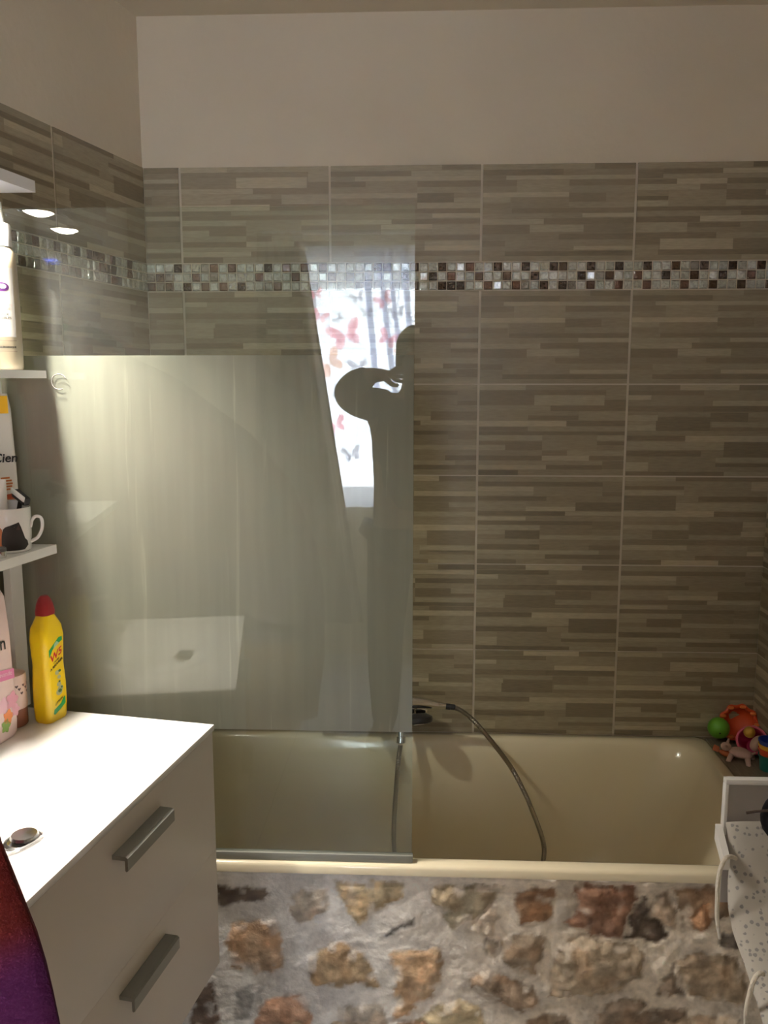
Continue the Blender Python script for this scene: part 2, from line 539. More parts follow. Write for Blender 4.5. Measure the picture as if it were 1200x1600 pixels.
def cladding(parent, P, edges, keys, lengths, rows=ROWS, zmin=.06):
    mb = MB()
    gr = MB()
    for ri, (z0, z1) in enumerate(rows):
        for ci in range(len(edges) - 1):
            u0, u1 = edges[ci], edges[ci + 1]
            full = .4026
            key = keys[ri][ci] if ri < len(keys) else rng.choice('ABCDabcd')
            sh = full - (u1 - u0) if (ci == 0 and u1 - u0 < .38) else 0
            one_tile(mb, P, (u0 + GV, u1 - GV), (z0 + GH, z1 - GH), full, key, sh)
    zb = rows[-1][0]
    g = .0045
    gr.loft([[P(edges[0], zb, 0.0005), P(edges[-1], zb, .0005), P(edges[-1], ZT - .004, .0005), P(edges[0], ZT - .004, .0005)],
             [P(edges[0], zb, g), P(edges[-1], zb, g), P(edges[-1], ZT - .004, g), P(edges[0], ZT - .004, g)]], False, True)
    o = mb.build('tile_cladding', M['tile'], parent, smooth=False)
    gr.build('grout', M['grout'], parent, smooth=False)
    return o
SILV = [(.62, .64, .57), (.72, .73, .66), (.54, .56, .50), (.66, .66, .60)]
BRN = [(.085, .05, .03), (.11, .062, .035), (.07, .045, .03), (.15, .075, .045)]
def mosaic(parent, P, u0, u1, dark):
    mb = MB()
    pu, pz = .0247, (MOS[1] - MOS[0]) / 3
    n = int((u1 - u0) / pu) + 1
    for r in range(3):
        for i in range(n):
            a, c = u0 + i * pu + .0012, min(u0 + (i + 1) * pu - .0012, u1)
            if c - a < .004:
                continue
            z1 = MOS[1] - r * pz - .0012
            z0 = z1 - pz + .0024
            isd = (i in dark[r]) if dark else rng.random() < .3
            col = rng.choice(BRN if isd else SILV)
            if not isd and rng.random() < .12:
                col = (.33, .30, .25)
            tx, tz = rng.gauss(0, .05), rng.gauss(0, .05)
            bv = .0028
            ring = lambda e, d, t=0: [P(a + e, z0 + e, d - t * (tx + tz)), P(c - e, z0 + e, d + t * (tx - tz)), P(c - e, z1 - e, d + t * (tx + tz)), P(a + e, z1 - e, d - t * (tx - tz))]
            mb.loft([ring(0, .001), ring(0, .0052), ring(.0010, .0066, .01), ring(bv, .0076, .018)], False, True, col)
    return mb.build('mosaic_band', M['mosaic'], parent, smooth=False)
DK = [[3, 7, 9, 13, 15, 17, 19, 25, 26, 28, 29, 32, 35, 38, 41, 44, 45, 48, 51, 54, 57, 60, 63, 66],
      [1, 5, 12, 16, 20, 22, 25, 28, 31, 33, 36, 39, 42, 47, 50, 53, 56, 59, 62, 65],
      [0, 2, 4, 6, 8, 10, 14, 18, 23, 29, 32, 33, 34, 37, 40, 43, 45, 48, 51, 54, 58, 61, 64, 67]]
Pb = lambda u, z, d: Vector((u, -d, z))
cladding(wall_back, Pb, [-.905, -.805, -.4026, 0, .4026, .797],
         ['ABdAb', 'CCBAA', 'BDDBC', 'aBCDc', 'DAbCD', 'CcDCB'], None)
mosaic(wall_back, Pb, -.905, .797, DK)
Pl = lambda u, z, d: A_W + EU * u + EN * d + Vector((0, 0, z))
cladding(wall_left, Pl, [.006, .387, .79, 1.19, 1.593], ['cDAb', 'ABCD', 'DCBA', 'bCAD', 'CADB', 'ABCD'], None)
mosaic(wall_left, Pl, .006, 1.593, None)
Pr = lambda u, z, d: Vector((XR - d, -u, z))
cladding(wall_right, Pr, [.006, .35, .7526], ['aC', 'DB', 'cA', 'BD', 'aC', 'Db'], None)
mosaic(wall_right, Pr, .006, .7526, None)

# ------------------------------------------------------------------ bathtub
def rrect(x0, x1, y0, y1, r, z, n=10):
    pts = []
    for cx, cy, a0 in ((x1 - r, y1 - r, 0), (x0 + r, y1 - r, 90), (x0 + r, y0 + r, 180), (x1 - r, y0 + r, 270)):
        for k in range(n + 1):
            a = R(a0 + 90 * k / n)
            pts.append((cx + r * math.cos(a), cy + r * math.sin(a), z))
    return pts
tub = thing('bathtub', 'cream enamel bathtub with sloping end, set behind the rough stone front', 'bathtub', (-.14, -.35, .17))
TX0, TX1, TY0, TY1 = -.93, .662, -.702, -.010
b = MB()
Rg = [rrect(TX0, TX1, TY0, TY1, .03, .579), rrect(TX0, TX1, TY0, TY1, .03, .594), rrect(TX0 + .003, TX1 - .003, TY0 + .003, TY1 - .003, .03, .599),
      rrect(TX0 + .008, TX1 - .008, TY0 + .008, TY1 - .004, .03, .601), rrect(-.885, .632, -.672, -.034, .11, .601), rrect(-.880, .626, -.665, -.040, .11, .598),
      rrect(-.874, .618, -.657, -.047, .11, .588), rrect(-.868, .600, -.650, -.054, .12, .55), rrect(-.862, .560, -.643, -.062, .13, .46),
      rrect(-.852, .490, -.632, -.074, .14, .33), rrect(-.835, .430, -.612, -.095, .15, .235), rrect(-.79, .36, -.565, -.145, .14, .192), rrect(-.70, .27, -.48, -.23, .10, .180)]
b.loft(Rg, False, True)
b.build('tub_shell', M['enamel'], tub, angle=60)
MB().lathe([(.001, .1805), (.026, .1805), (.028, .183), (.02, .185), (.001, .1845)], (-.62, -.355, 0)).build('drain', M['chrome'], tub)
# tiled ledge between tub and right wall
structure('trim_1', MB().box(.663, XR - .008, -.700, -.008, .35, .597, .002), M['ledge'])

# ------------------------------------------------------------------ stone front of the tub (polygons in metres, x then z)
STONES = [
    ((.15,.105,.075), 0.4, [(-0.588, 0.538), (-0.521, 0.536), (-0.480, 0.536), (-0.471, 0.519), (-0.508, 0.507), (-0.556, 0.497), (-0.589, 0.493)]),
    ((.40,.33,.25), 0.7, [(-0.425, 0.524), (-0.398, 0.535), (-0.348, 0.532), (-0.348, 0.493), (-0.379, 0.469), (-0.413, 0.458), (-0.430, 0.490)]),
    ((.50,.38,.20), 1, [(-0.337, 0.556), (-0.283, 0.553), (-0.229, 0.562), (-0.185, 0.551), (-0.191, 0.522), (-0.242, 0.488), (-0.283, 0.457), (-0.303, 0.486), (-0.326, 0.527)]),
    ((.38,.24,.13), 0.6, [(-0.558, 0.452), (-0.502, 0.466), (-0.458, 0.463), (-0.451, 0.400), (-0.449, 0.347), (-0.505, 0.335), (-0.558, 0.347), (-0.570, 0.404)]),
    ((.37,.25,.12), 0.9, [(-0.405, 0.345), (-0.387, 0.379), (-0.349, 0.411), (-0.311, 0.412), (-0.270, 0.389), (-0.249, 0.341), (-0.233, 0.304), (-0.284, 0.315), (-0.339, 0.307), (-0.381, 0.311)]),
    ((.45,.30,.16), 0.9, [(-0.215, 0.392), (-0.161, 0.404), (-0.104, 0.409), (-0.102, 0.358), (-0.105, 0.320), (-0.146, 0.273), (-0.187, 0.241), (-0.208, 0.233), (-0.204, 0.310), (-0.212, 0.355)]),
    ((.36,.30,.19), 1.2, [(-0.132, 0.543), (-0.081, 0.554), (-0.001, 0.559), (0.029, 0.549), (-0.013, 0.495), (-0.046, 0.472), (-0.077, 0.453), (-0.107, 0.485), (-0.131, 0.513)]),
    ((.58,.47,.35), 1.3, [(-0.046, 0.469), (-0.003, 0.514), (0.014, 0.488), (0.004, 0.439), (-0.039, 0.438), (-0.055, 0.455)]),
    ((.27,.14,.06), 0.5, [(0.050, 0.538), (0.086, 0.554), (0.132, 0.551), (0.123, 0.499), (0.108, 0.473), (0.061, 0.469), (0.048, 0.504)]),
    ((.31,.15,.08), 1.5, [(0.172, 0.551), (0.191, 0.567), (0.251, 0.565), (0.283, 0.569), (0.314, 0.551), (0.286, 0.501), (0.275, 0.447), (0.215, 0.449), (0.175, 0.464), (0.152, 0.478), (0.180, 0.500)]),
    ((.11,.075,.05), 1.0, [(0.290, 0.506), (0.320, 0.541), (0.343, 0.505), (0.371, 0.458), (0.348, 0.441), (0.279, 0.445)]),
    ((.28,.18,.10), 1.3, [(0.382, 0.555), (0.414, 0.568), (0.446, 0.574), (0.493, 0.563), (0.500, 0.502), (0.452, 0.479), (0.433, 0.464), (0.406, 0.475), (0.388, 0.521)]),
    ((.58,.28,.11), 1.5, [(0.409, 0.490), (0.430, 0.515), (0.452, 0.530), (0.454, 0.482), (0.437, 0.464)]),
    ((.30,.22,.14), 1.2, [(0.019, 0.429), (0.082, 0.456), (0.119, 0.428), (0.108, 0.380), (0.095, 0.354), (0.043, 0.371), (0.023, 0.389)]),
    ((.38,.29,.19), 1.6, [(0.127, 0.363), (0.139, 0.411), (0.176, 0.444), (0.229, 0.439), (0.312, 0.425), (0.326, 0.399), (0.319, 0.357), (0.261, 0.315), (0.180, 0.304), (0.129, 0.303)]),
    ((.31,.21,.13), 1.2, [(-0.047, 0.335), (-0.011, 0.364), (0.030, 0.343), (0.088, 0.327), (0.102, 0.290), (0.073, 0.258), (0.018, 0.284), (-0.030, 0.305)]),
    ((.21,.15,.10), 0.9, [(0.349, 0.310), (0.382, 0.386), (0.408, 0.315)]),
    ((.33,.24,.15), 1.4, [(0.390, 0.394), (0.416, 0.416), (0.495, 0.410), (0.533, 0.379), (0.545, 0.294), (0.475, 0.299), (0.414, 0.318)]),
    ((.40,.21,.11), 0.6, [(-0.511, 0.222), (-0.493, 0.266), (-0.451, 0.277), (-0.423, 0.293), (-0.387, 0.268), (-0.391, 0.192), (-0.453, 0.162), (-0.516, 0.172)]),
    ((.35,.30,.24), 0.5, [(-0.330, 0.259), (-0.284, 0.267), (-0.233, 0.267), (-0.225, 0.232), (-0.243, 0.170), (-0.338, 0.166)]),
    ((.47,.37,.20), 1, [(-0.160, 0.232), (-0.105, 0.276), (-0.064, 0.295), (-0.027, 0.270), (-0.005, 0.222), (-0.090, 0.168), (-0.159, 0.181)]),
    ((.26,.19,.13), 1, [(0.229, 0.261), (0.248, 0.292), (0.295, 0.305), (0.332, 0.288), (0.324, 0.252), (0.266, 0.189), (0.224, 0.202)]),
    ((.20,.14,.09), 1, [(0.310, 0.264), (0.356, 0.283), (0.412, 0.279), (0.430, 0.195), (0.320, 0.183)]),
    ((.24,.17,.11), 0.8, [(0.084, 0.240), (0.120, 0.263), (0.157, 0.261), (0.200, 0.186), (0.075, 0.174)]),
    ((.17,.115,.085), 0.4, [(-0.653, 0.271), (-0.599, 0.319), (-0.592, 0.219), (-0.619, 0.184), (-0.655, 0.194)]),
    ((.34,.33,.32), 0.15, [(-0.554, 0.295), (-0.485, 0.311), (-0.495, 0.281), (-0.529, 0.225), (-0.561, 0.220)]),
    ((.17,.14,.11), 0.6, [(0.479, 0.457), (0.505, 0.463), (0.532, 0.449), (0.521, 0.423), (0.488, 0.429)]),
    ((.42,.33,.23), 0.8, [(0.371, 0.254), (0.450, 0.268), (0.544, 0.266), (0.575, 0.200), (0.456, 0.165)]),
    ((.12,.11,.10), 0.05, [(-0.223, 0.441), (-0.174, 0.467), (-0.164, 0.476), (-0.158, 0.470), (-0.195, 0.445), (-0.220, 0.432)]),
    ((.33,.27,.20), 0.7, [(-0.012, 0.436), (0.011, 0.425), (0.009, 0.392), (-0.022, 0.403)]),
    ((.45,.37,.28), 0.9, [(0.319, 0.504), (0.343, 0.546), (0.369, 0.549), (0.388, 0.492), (0.384, 0.463), (0.368, 0.474)]),
]
srnd = random.Random(3)
def blob_stone(cx, cz, rx, rz):
    return [(cx + rx * (.75 + .4 * srnd.random()) * math.cos(a), cz + rz * (.75 + .4 * srnd.random()) * math.sin(a)) for a in [2 * math.pi * k / 8 for k in range(8)]]
PAL = [(.36, .25, .13), (.30, .20, .12), (.42, .33, .22), (.27, .15, .08), (.38, .30, .20)]
for cz in (.105, .19):
    x = -.95
    while x < .78:
        w = srnd.uniform(.05, .085)
        STONES.append((srnd.choice(PAL), srnd.uniform(.6, 1.3), blob_stone(x + w, cz + srnd.uniform(-.01, .01), w * .85, .034)))
        x += 2 * w + .012
for cz in (.27, .36, .45, .53):
    x = -.98
    while x < -.70:
        w = srnd.uniform(.045, .07)
        STONES.append((srnd.choice(PAL), srnd.uniform(.2, .6), blob_stone(x + w, cz + srnd.uniform(-.01, .01), w * .85, .034)))
        x += 2 * w + .012
def vnoise(X, Z, s, seed):
    """smooth value noise on arrays"""
    g = np.random.RandomState(seed).rand(256, 256)
    u, v = X * s + 37.3, Z * s + 91.7
    i, j = np.floor(u).astype(int), np.floor(v).astype(int)
    f, h = u - i, v - j
    f, h = f * f * (3 - 2 * f), h * h * (3 - 2 * h)
    G = lambda a, c: g[a % 256, c % 256]
    return (G(i, j) * (1 - f) + G(i + 1, j) * f) * (1 - h) + (G(i, j + 1) * (1 - f) + G(i + 1, j + 1) * f) * h
def stone_front():
    x0, x1, z0, z1, st = -1.05, XR - .002, ZF, .5785, .0048
    nx, nz = int((x1 - x0) / st), int((z1 - z0) / st)
    X, Z = np.meshgrid(np.linspace(x0, x1, nx), np.linspace(z0, z1, nz), indexing='ij')
    wx = X + .012 * (vnoise(X, Z, 60, 1) - .5) + .006 * (vnoise(X, Z, 160, 2) - .5)
    wz = Z + .012 * (vnoise(X, Z, 60, 3) - .5) + .006 * (vnoise(X, Z, 160, 4) - .5)
    rug = np.clip((X + .55) / .7, .15, 1)                       # the mortar is smoother near the vanity
    Hm = .006 * (vnoise(X, Z, 14, 5) - .3) + rug * (.010 * (vnoise(X, Z, 30, 6) - .5) + .005 * (vnoise(X, Z, 85, 7) - .5))
    Hm = Hm + .007 * np.clip((Z - .555) / .02, 0, 1)            # lip of plaster under the tub edge
    mort = np.array([.88, .79, .68])
    daylit_mort = np.array([.93, .91, .89])  # bluish window daylight put into the mortar colour towards the left
    mixm = np.clip((X + .35) / .45, 0, 1)[..., None]
    C = daylit_mort * (1 - mixm) + mort * mixm
    C = C * (.88 + .22 * vnoise(X, Z, 24, 8))[..., None]
    # smears of grey mortar
    sm = np.clip((vnoise(X, Z, 11, 9) - .58) * 6, 0, 1)[..., None] * .55
    C = C * (1 - sm) + np.array([.50, .46, .42]) * sm
    H = Hm
    for k, (c, hgt, poly) in enumerate(STONES):
        P = np.array(poly)
        if P[:, 0].max() < x0 or P[:, 0].min() > x1:
            continue
        inside = np.zeros(X.shape, bool)
        dmin = np.full(X.shape, 9.)
        for (ax, az), (bx, bz) in zip(P, np.roll(P, -1, 0)):
            cond = (az > wz) != (bz > wz)
            with np.errstate(divide='ignore', invalid='ignore'):
                xi = (bx - ax) * (wz - az) / (bz - az + 1e-12) + ax
            inside ^= cond & (wx < xi)
            t = np.clip(((wx - ax) * (bx - ax) + (wz - az) * (bz - az)) / ((bx - ax) ** 2 + (bz - az) ** 2 + 1e-12), 0, 1)
            dmin = np.minimum(dmin, np.hypot(wx - ax - t * (bx - ax), wz - az - t * (bz - az)))
        sd = np.where(inside, dmin, -dmin)
        w = np.clip((sd + .004) / .007, 0, 1)
        patch = np.clip((vnoise(X, Z, 48, 20 + k) - .62) * 7, 0, 1) * np.clip(1 - sd / .03, 0, 1)   # mortar stains on the stone
        base = (np.array(c) * .74 + .26 * np.mean(c))[None, None, :] * 1.3 * (.62 + .76 * vnoise(X, Z, 42, 50 + k) * (.6 + .8 * vnoise(X, Z, 120, 80 + k)))[..., None]
        ora = np.clip((vnoise(X, Z, 30, 110 + k) - .55) * 4, 0, 1)[..., None] * .4
        base = base * (1 - ora) + base * np.array([1.15, .92, .74]) * ora
        stain = (w * (1 - .8 * patch))[..., None]
        C = C * (1 - stain) + base * stain
        dome = np.clip(sd / .022, 0, 1)
        dome = dome * (2 - dome)
        facet = (vnoise(X, Z, 22, 140 + k) - .4) * .014 + (vnoise(X, Z, 70, 170 + k) - .5) * .006
        hs = hgt * (-.002 + .007 * dome + .8 * facet * dome)
        H = H * (1 - w) + (H * .3 + hs + .002) * w
    H = np.clip(H, -.008, .026)
    lim = np.clip((X + .95) / .25, .2, 1)
    Y = -.690 - H * lim
    me = bpy.data.meshes.new('stone_front')
    V = np.stack([X, Y, Z], -1).reshape(-1, 3)
    idx = np.arange(nx * nz).reshape(nx, nz)
    F = np.stack([idx[:-1, :-1], idx[1:, :-1], idx[1:, 1:], idx[:-1, 1:]], -1).reshape(-1, 4)
    nb = len(V)
    back = [(x0, -.66, z0), (x1, -.66, z0), (x1, -.66, z1), (x0, -.66, z1)]
    edge = [list(idx[:, 0]), list(idx[-1, :]), list(idx[::-1, -1]), list(idx[0, ::-1])]
    faces = [tuple(int(i) for i in f) for f in F]
    for e, (i, j) in zip(edge, ((0, 1), (1, 2), (2, 3), (3, 0))):
        faces.append(tuple([int(v) for v in e[::-1]] + [nb + i, nb + j]))
    faces.append((nb, nb + 3, nb + 2, nb + 1))
    me.from_pydata([tuple(v) for v in V] + back, [], faces)
    ca = me.color_attributes.new('Col', 'FLOAT_COLOR', 'POINT')
    cc = np.ones((nb + 4, 4), np.float32)
    cc[:nb, :3] = C.reshape(-1, 3)
    cc[nb:, :3] = mort
    ca.data.foreach_set('color', cc.ravel())
    me.materials.append(M['stone'])
    me.shade_smooth()
    o = bpy.data.objects.new('stone_bathtub_front', me)
    COL.objects.link(o)
    return tag(o, 'rough stone and pale mortar wall below the cream bathtub edge', 'stone wall')
stone_front()

# ------------------------------------------------------------------ shower screen
YG = -.685
sx0, sx1, sz0, sz1 = wallx(YG) + .012, -.170, .612, 1.932
scr = thing('shower_screen', 'glass shower screen with a wide frosted band, standing on the bathtub edge', 'shower screen', (-.6, YG, .602))
MB().box(sx0, sx1, YG - .003, YG + .003, sz0, sz1).build('glass_panel', M['glass'], scr, smooth=False)
MB().box(sx0, sx1 - .001, YG + .0034, YG + .0044, .888, 1.655).build('frosted_band', M['frost'], scr, smooth=False, label='frosted grey green band across the middle of the glass')
MB().box(sx0, sx1 + .002, YG - .0075, YG + .0075, .6015, .6185, .002).build('bottom_seal', M['seal'], scr, label='grey seal along the bottom edge')
MB().box(sx0 - .010, sx0 + .012, YG - .010, YG + .010, .605, 1.935, .002).build('wall_profile', M['handle'], scr)
sc_ = thing('suction_ring', 'small pale ring stuck on the frosted glass beside the shelves', 'hook', (-.868, YG - .004, 1.604))
MB().torus((-.868, YG - .0048, 1.604), .0150, .0012, (0, 1, 0), a0=R(-115), a1=R(150)).build('ring', mat('ring_plastic', (.22, .20, .18), .5), sc_)

# ------------------------------------------------------------------ mixer, hand shower
mx = thing('mixer_tap', 'chrome bath mixer on the wall behind the frosted glass', 'tap', (-.30, -.012, .665))
b = MB()
b.lathe([(.001, -.13), (.021, -.13), (.023, -.125), (.023, .125), (.021, .13), (.001, .13)], (-.30, -.075, .700), (1, 0, 0))
for x in (-.375, -.225):
    b.lathe([(.033, 0), (.033, .006), (.02, .012), (.016, .07)], (x, -.0135, .700), (0, -1, 0))
b.build('body', M['chrome'], mx)
for s in (-1, 1):
    MB().lathe([(.001, 0), (.02, 0), (.024, .004), (.024, .03), (.019, .036), (.001, .036)], (-.30 + s * .131, -.075, .700), (s, 0, 0)).build('knob', M['chrome'], mx)
MB().tube([(-.30, -.09, .700), (-.30, -.14, .696), (-.30, -.165, .675)], [.016, .015, .014]).build('spout', M['chrome'], mx)
MB().lathe([(.016, 0), (.016, .012), (.011, .014), (.011, .060), (.014, .062), (.014, .078), (.009, .08)], (-.208, -.098, .690), (.02, -.36, -1)).build('hose_outlet', M['chrome'], mx)

hs = thing('hand_shower', 'chrome hand shower lying on the wall mixer with its ribbed steel hose', 'hand shower', (-.165, -.12, .66))
b = MB()
b.tube([(-.082, -.122, .7245), (-.105, -.122, .7275), (-.135, -.122, .732), (-.185, -.122, .735), (-.225, -.120, .727)], [.0078, .0098, .0138, .0180, .016], 16)
b.build('handle', M['chrome'], hs)
ax = Vector((.10, -.28, -1)).normalized()
b = MB()
b.lathe([(.001, 0), (.022, 0), (.037, .008), (.039, .016), (.037, .022)], (-.158, -.130, .704), ax, 32)
b.build('shower_head', M['dark'], hs, label='round black shower head with a steel face')
MB().lathe([(.001, .0222), (.034, .0222), (.035, .025), (.001, .026)], (-.158, -.130, .704), ax).build('spray_face', M['chrome'], hs)
MB().lathe([(.0085, 0), (.0085, .012), (.0078, .0125), (.0078, .024), (.006, .026)], (-.083, -.122, .7240), (1, 0, -.08)).build('collar', M['dark'], hs)
hp = [(-.060, -.122, .7215), (-.035, -.125, .710), (0, -.14, .684), (.05, -.15, .627), (.098, -.15, .560), (.130, -.15, .500), (.153, -.15, .448), (.187, -.15, .356), (.192, -.15, .298),
      (.170, -.16, .235), (.10, -.20, .2045), (-.04, -.23, .1985), (-.15, -.20, .208), (-.205, -.165, .245), (-.222, -.15, .30), (-.224, -.15, .39), (-.218, -.145, .50), (-.212, -.135, .575), (-.207, -.127, .612)]
MB().tube(hp, .0070, 10, 26, ribs=-.16).build('hose', M['hose'], hs, label='ribbed steel hose')

# ------------------------------------------------------------------ vanity: cabinet and washbasin
VA = Vector((-.558, -.782, 0))
VD = -100.0
FV = frame(VA, VD)               # local x runs along the front towards the camera, y out into the room
VL, VDp = .60, .44
cab = thing('vanity_cabinet', 'white wall hung vanity cabinet with two drawers beside the bathtub', 'cabinet', FV @ Vector((.3, -.2, .428)), R(VD))
b = MB(FV).box(.004, VL - .004, -VDp, -.022, .428, .8150)
for x0, x1 in ((.004, .020), (VL - .020, VL - .004)):
    b.box(x0, x1, -VDp, -.022, .8150, .9262)
b.build('body', M['front'], cab, smooth=False)
HB = mat('drawer_shadow', (.05, .05, .05), .8)
for z0, z1, hz in ((.6801, .925, .871), (.4285, .6799, .632)):
    d = MB(FV).box(.002, VL - .002, -.0215, -.003, z0, z1, .0004).build('drawer', M['front'], cab)
    b = MB(FV)
    prof = [(-.0028, hz + .0125), (.020, hz + .0125), (.0235, hz + .0095), (.0235, hz - .0105), (.020, hz - .0125), (.0185, hz - .0105), (.0185, hz + .0055), (-.0028, hz + .0055)]
    b.loft([[(.222, o, z) for o, z in prof], [(.378, o, z) for o, z in prof]])
    b.build('handle', M['handle'], d, smooth=False, label='grey aluminium handle')
bas = thing('washbasin', 'glossy white ceramic washbasin top lying on the vanity cabinet', 'washbasin', FV @ Vector((.3, -.2, .927)), R(VD))
def basin_z(s, o):
    u, v = (s - .345) / .235, (o + .205) / .170
    r = (abs(u) ** 2.6 + abs(v) ** 2.6) ** (1 / 2.6)
    if r >= 1:
        return .940
    k = 1 - r
    k = k * k * (3 - 2 * k) if k < .5 else k
    t = min(1, (1 - r) / .75)
    t = t * t * (3 - 2 * t)
    return .940 - .052 * t
b = MB(FV)
b.grid(lambda p, q: (.0 + VL * p, -VDp + VDp * q, basin_z(VL * p, -VDp + VDp * q)), 64, 48)
e0 = [(0, -VDp), (VL, -VDp), (VL, 0), (0, 0)]
b.loft([[(x, y, .9285) for x, y in e0], [(x, y, .940) for x, y in e0]], False, False)
b.loft([[(x, y, .9285) for x, y in e0], [(.09 + (x - .3) * .3 + .2, -.235 + (y + .22) * .4, .82) for x, y in e0]], False, True)
b.build('bowl_top', M['ceramic'], bas, angle=55)
dz = basin_z(.387, -.147)
dr = MB(FV).lathe([(.001, 0), (.030, 0), (.031, .003), (.026, .0055), (.022, .004), (.001, .004)], (.387, -.147, dz + .0012)).build('drain', M['steel'], bas, label='chrome push drain')
MB(FV).lathe([(.001, .006), (.018, .006), (.0215, .010), (.019, .014), (.001, .0155)], (.387, -.147, dz + .0012)).build('plug', M['steel'], dr)

fa = thing('basin_tap', 'chrome single lever basin tap at the wall side of the washbasin', 'tap', FV @ Vector((.305, -.408, .9402)), R(VD))
MB(FV).lathe([(.001, 0), (.026, 0), (.026, .004), (.021, .008), (.020, .105), (.018, .110), (.001, .110)], (.305, -.408, .9402)).build('body', M['chrome'], fa)
MB(FV).tube([(.305, -.400, 1.005), (.305, -.36, 1.012), (.305, -.31, 1.004), (.305, -.285, .990)], [.014, .0125, .0115, .011], 14).build('spout', M['chrome'], fa)
MB(FV).tube([(.305, -.405, 1.055), (.305, -.36, 1.075), (.305, -.315, 1.083)], [.008, .007, .006], 12).build('lever', M['chrome'], fa)

# ------------------------------------------------------------------ mirror with canopy lights and shelves
SA = Vector((-.888, -.700, 0))
FS = frame(SA, VD)
sh = thing('mirror_shelf', 'white mirror unit with a lit canopy and two open shelves above the washbasin', 'shelf', FS @ Vector((.3, -.13, .97)), R(VD))
T10 = math.tan(R(10))
def shelf_poly(s1, o0, o1, s0=0.):
    """board outline whose far end runs parallel to the glass"""
    return [(s0 - o0 * T10, o0), (s1, o0), (s1, o1), (s0 - o1 * T10, o1)]
def shelf_board(name, s1, o0, o1, z0, z1, m, par, s0=0.):
    return MB(FS).prism([(x, y, z0) for x, y in shelf_poly(s1, o0, o1, s0)], (0, 0, z1 - z0)).build(name, m, par, smooth=False)
shelf_board('backboard', .62, -.150, -.132, 1.25, 1.958, M['white'], sh, .004)
MB(FS).box(.016, .054, -.086, -.070, .945, 1.2628, .001).build('side_board', M['white'], sh)
MB(FS).box(.054, .62, -.104, -.098, .945, 1.2628, .001).build('mirror', M['mirror'], sh)
MB(FS).box(.040, .62, -.1318, -.126, 1.2812, 1.9575).build('mirror', M['mirror'], sh)
cn = shelf_board('canopy', .62, -.15, 0, 1.958, 1.979, M['white'], sh)
shelf_board('shelf_board', .29, -.1255, 0, 1.611, 1.6255, M['white'], sh)
shelf_board('shelf_board', .62, -.1255, 0, 1.263, 1.2810, M['white'], sh)
for s, o in ((.130, -.042), (.330, -.036)):
    q = MB(FS).lathe([(.0365, 0), (.0365, -.006), (.033, -.008), (.030, -.006), (.030, 0)], (s, o, 1.9578), caps=False).build('spot_ring', M['chrome'], cn)
    MB(FS).lathe([(.001, -.0135), (.012, -.0125), (.021, -.0095), (.027, -.006), (.029, -.003), (.001, -.003)], (s, o, 1.9578)).build('lamp_lens', M['lens'], q)
    ld = bpy.data.lights.new('canopy_spot', 'SPOT')
    ld.energy, ld.color, ld.spot_size, ld.spot_blend, ld.shadow_soft_size = SPOT_WATT, SPOT_COLOR, R(138), .9, .026
    lo_ = bpy.data.objects.new('canopy_spot', ld)
    COL.objects.link(lo_)
    lo_.location = FS @ Vector((s, o, 1.9425))

# ------------------------------------------------------------------ bottles and jars
def rr2(w, t, r, n=6):
    """rounded rectangle outline, half sizes w and t"""
    pts = []
    r = min(r, w * .98, t * .98)
    for cx, cy, a0 in ((w - r, t - r, 0), (-w + r, t - r, 90), (-w + r, -t + r, 180), (w - r, -t + r, 270)):
        for k in range(n + 1):
            a = R(a0 + 90 * k / n)
            pts.append((cx + r * math.cos(a), cy + r * math.sin(a)))
    return pts
def interp(tab, z):
    for a, c in zip(tab[:-1], tab[1:]):
        if z <= c[0]:
            k = (z - a[0]) / (c[0] - a[0])
            return [x * (1 - k) + y * k for x, y in zip(a, c)]
    return tab[-1]
P_ = {}
def plastic(name, col, rough=.3, **kw):
    if name not in P_:
        P_[name] = mat('plastic_' + name, col, rough, **kw)
    return P_[name]
BLK, RED, GRN, WHT = (.02, .02, .02), (.55, .03, .03), (.02, .30, .06), (.85, .85, .82)

# yellow scouring cream
yc = FV @ Vector((.042, -.329, .940))
FY = frame(yc, 0) @ Matrix.Rotation(math.atan2(-.29, .957), 4, 'Z')      # local x: out of the label face, y: along the label
yb = thing('scouring_cream_bottle', 'yellow scouring cream bottle with dark red cap and green label stripes', 'bottle', yc, math.atan2(-.29, .957))
YT = [(0, .0180, .0265), (.004, .0198, .0283), (.03, .0212, .0295), (.075, .0215, .0295), (.115, .0198, .0276), (.145, .0210, .0288), (.170, .0218, .0298), (.190, .0200, .0278), (.203, .0158, .0225), (.211, .0145, .0175), (.214, .014, .0165)]
b = MB(FY)
zs = [0, .002, .004, .012, .03, .05, .075, .095, .115, .13, .145, .158, .17, .18, .19, .197, .203, .207, .211, .214]
b.loft([[(x, y, z) for x, y in rr2(interp(YT, z)[1], interp(YT, z)[2], .0115)] for z in zs])
b.build('body', plastic('yellow', (.83, .58, .008), .32), yb)
b = MB(FY)
CT = [(.2145, .0148, .0168), (.222, .0150, .0168), (.236, .0132, .0148), (.246, .0105, .0118), (.252, .006, .007)]
b.loft([[(x, y, z) for x, y in rr2(a, c, .010)] for z, a, c in CT])
b.build('cap', plastic('darkred', (.24, .010, .014), .35), yb)
fy = lambda u, v, d: FY @ Vector((interp(YT, v)[1] + .0002 + d, u, v))
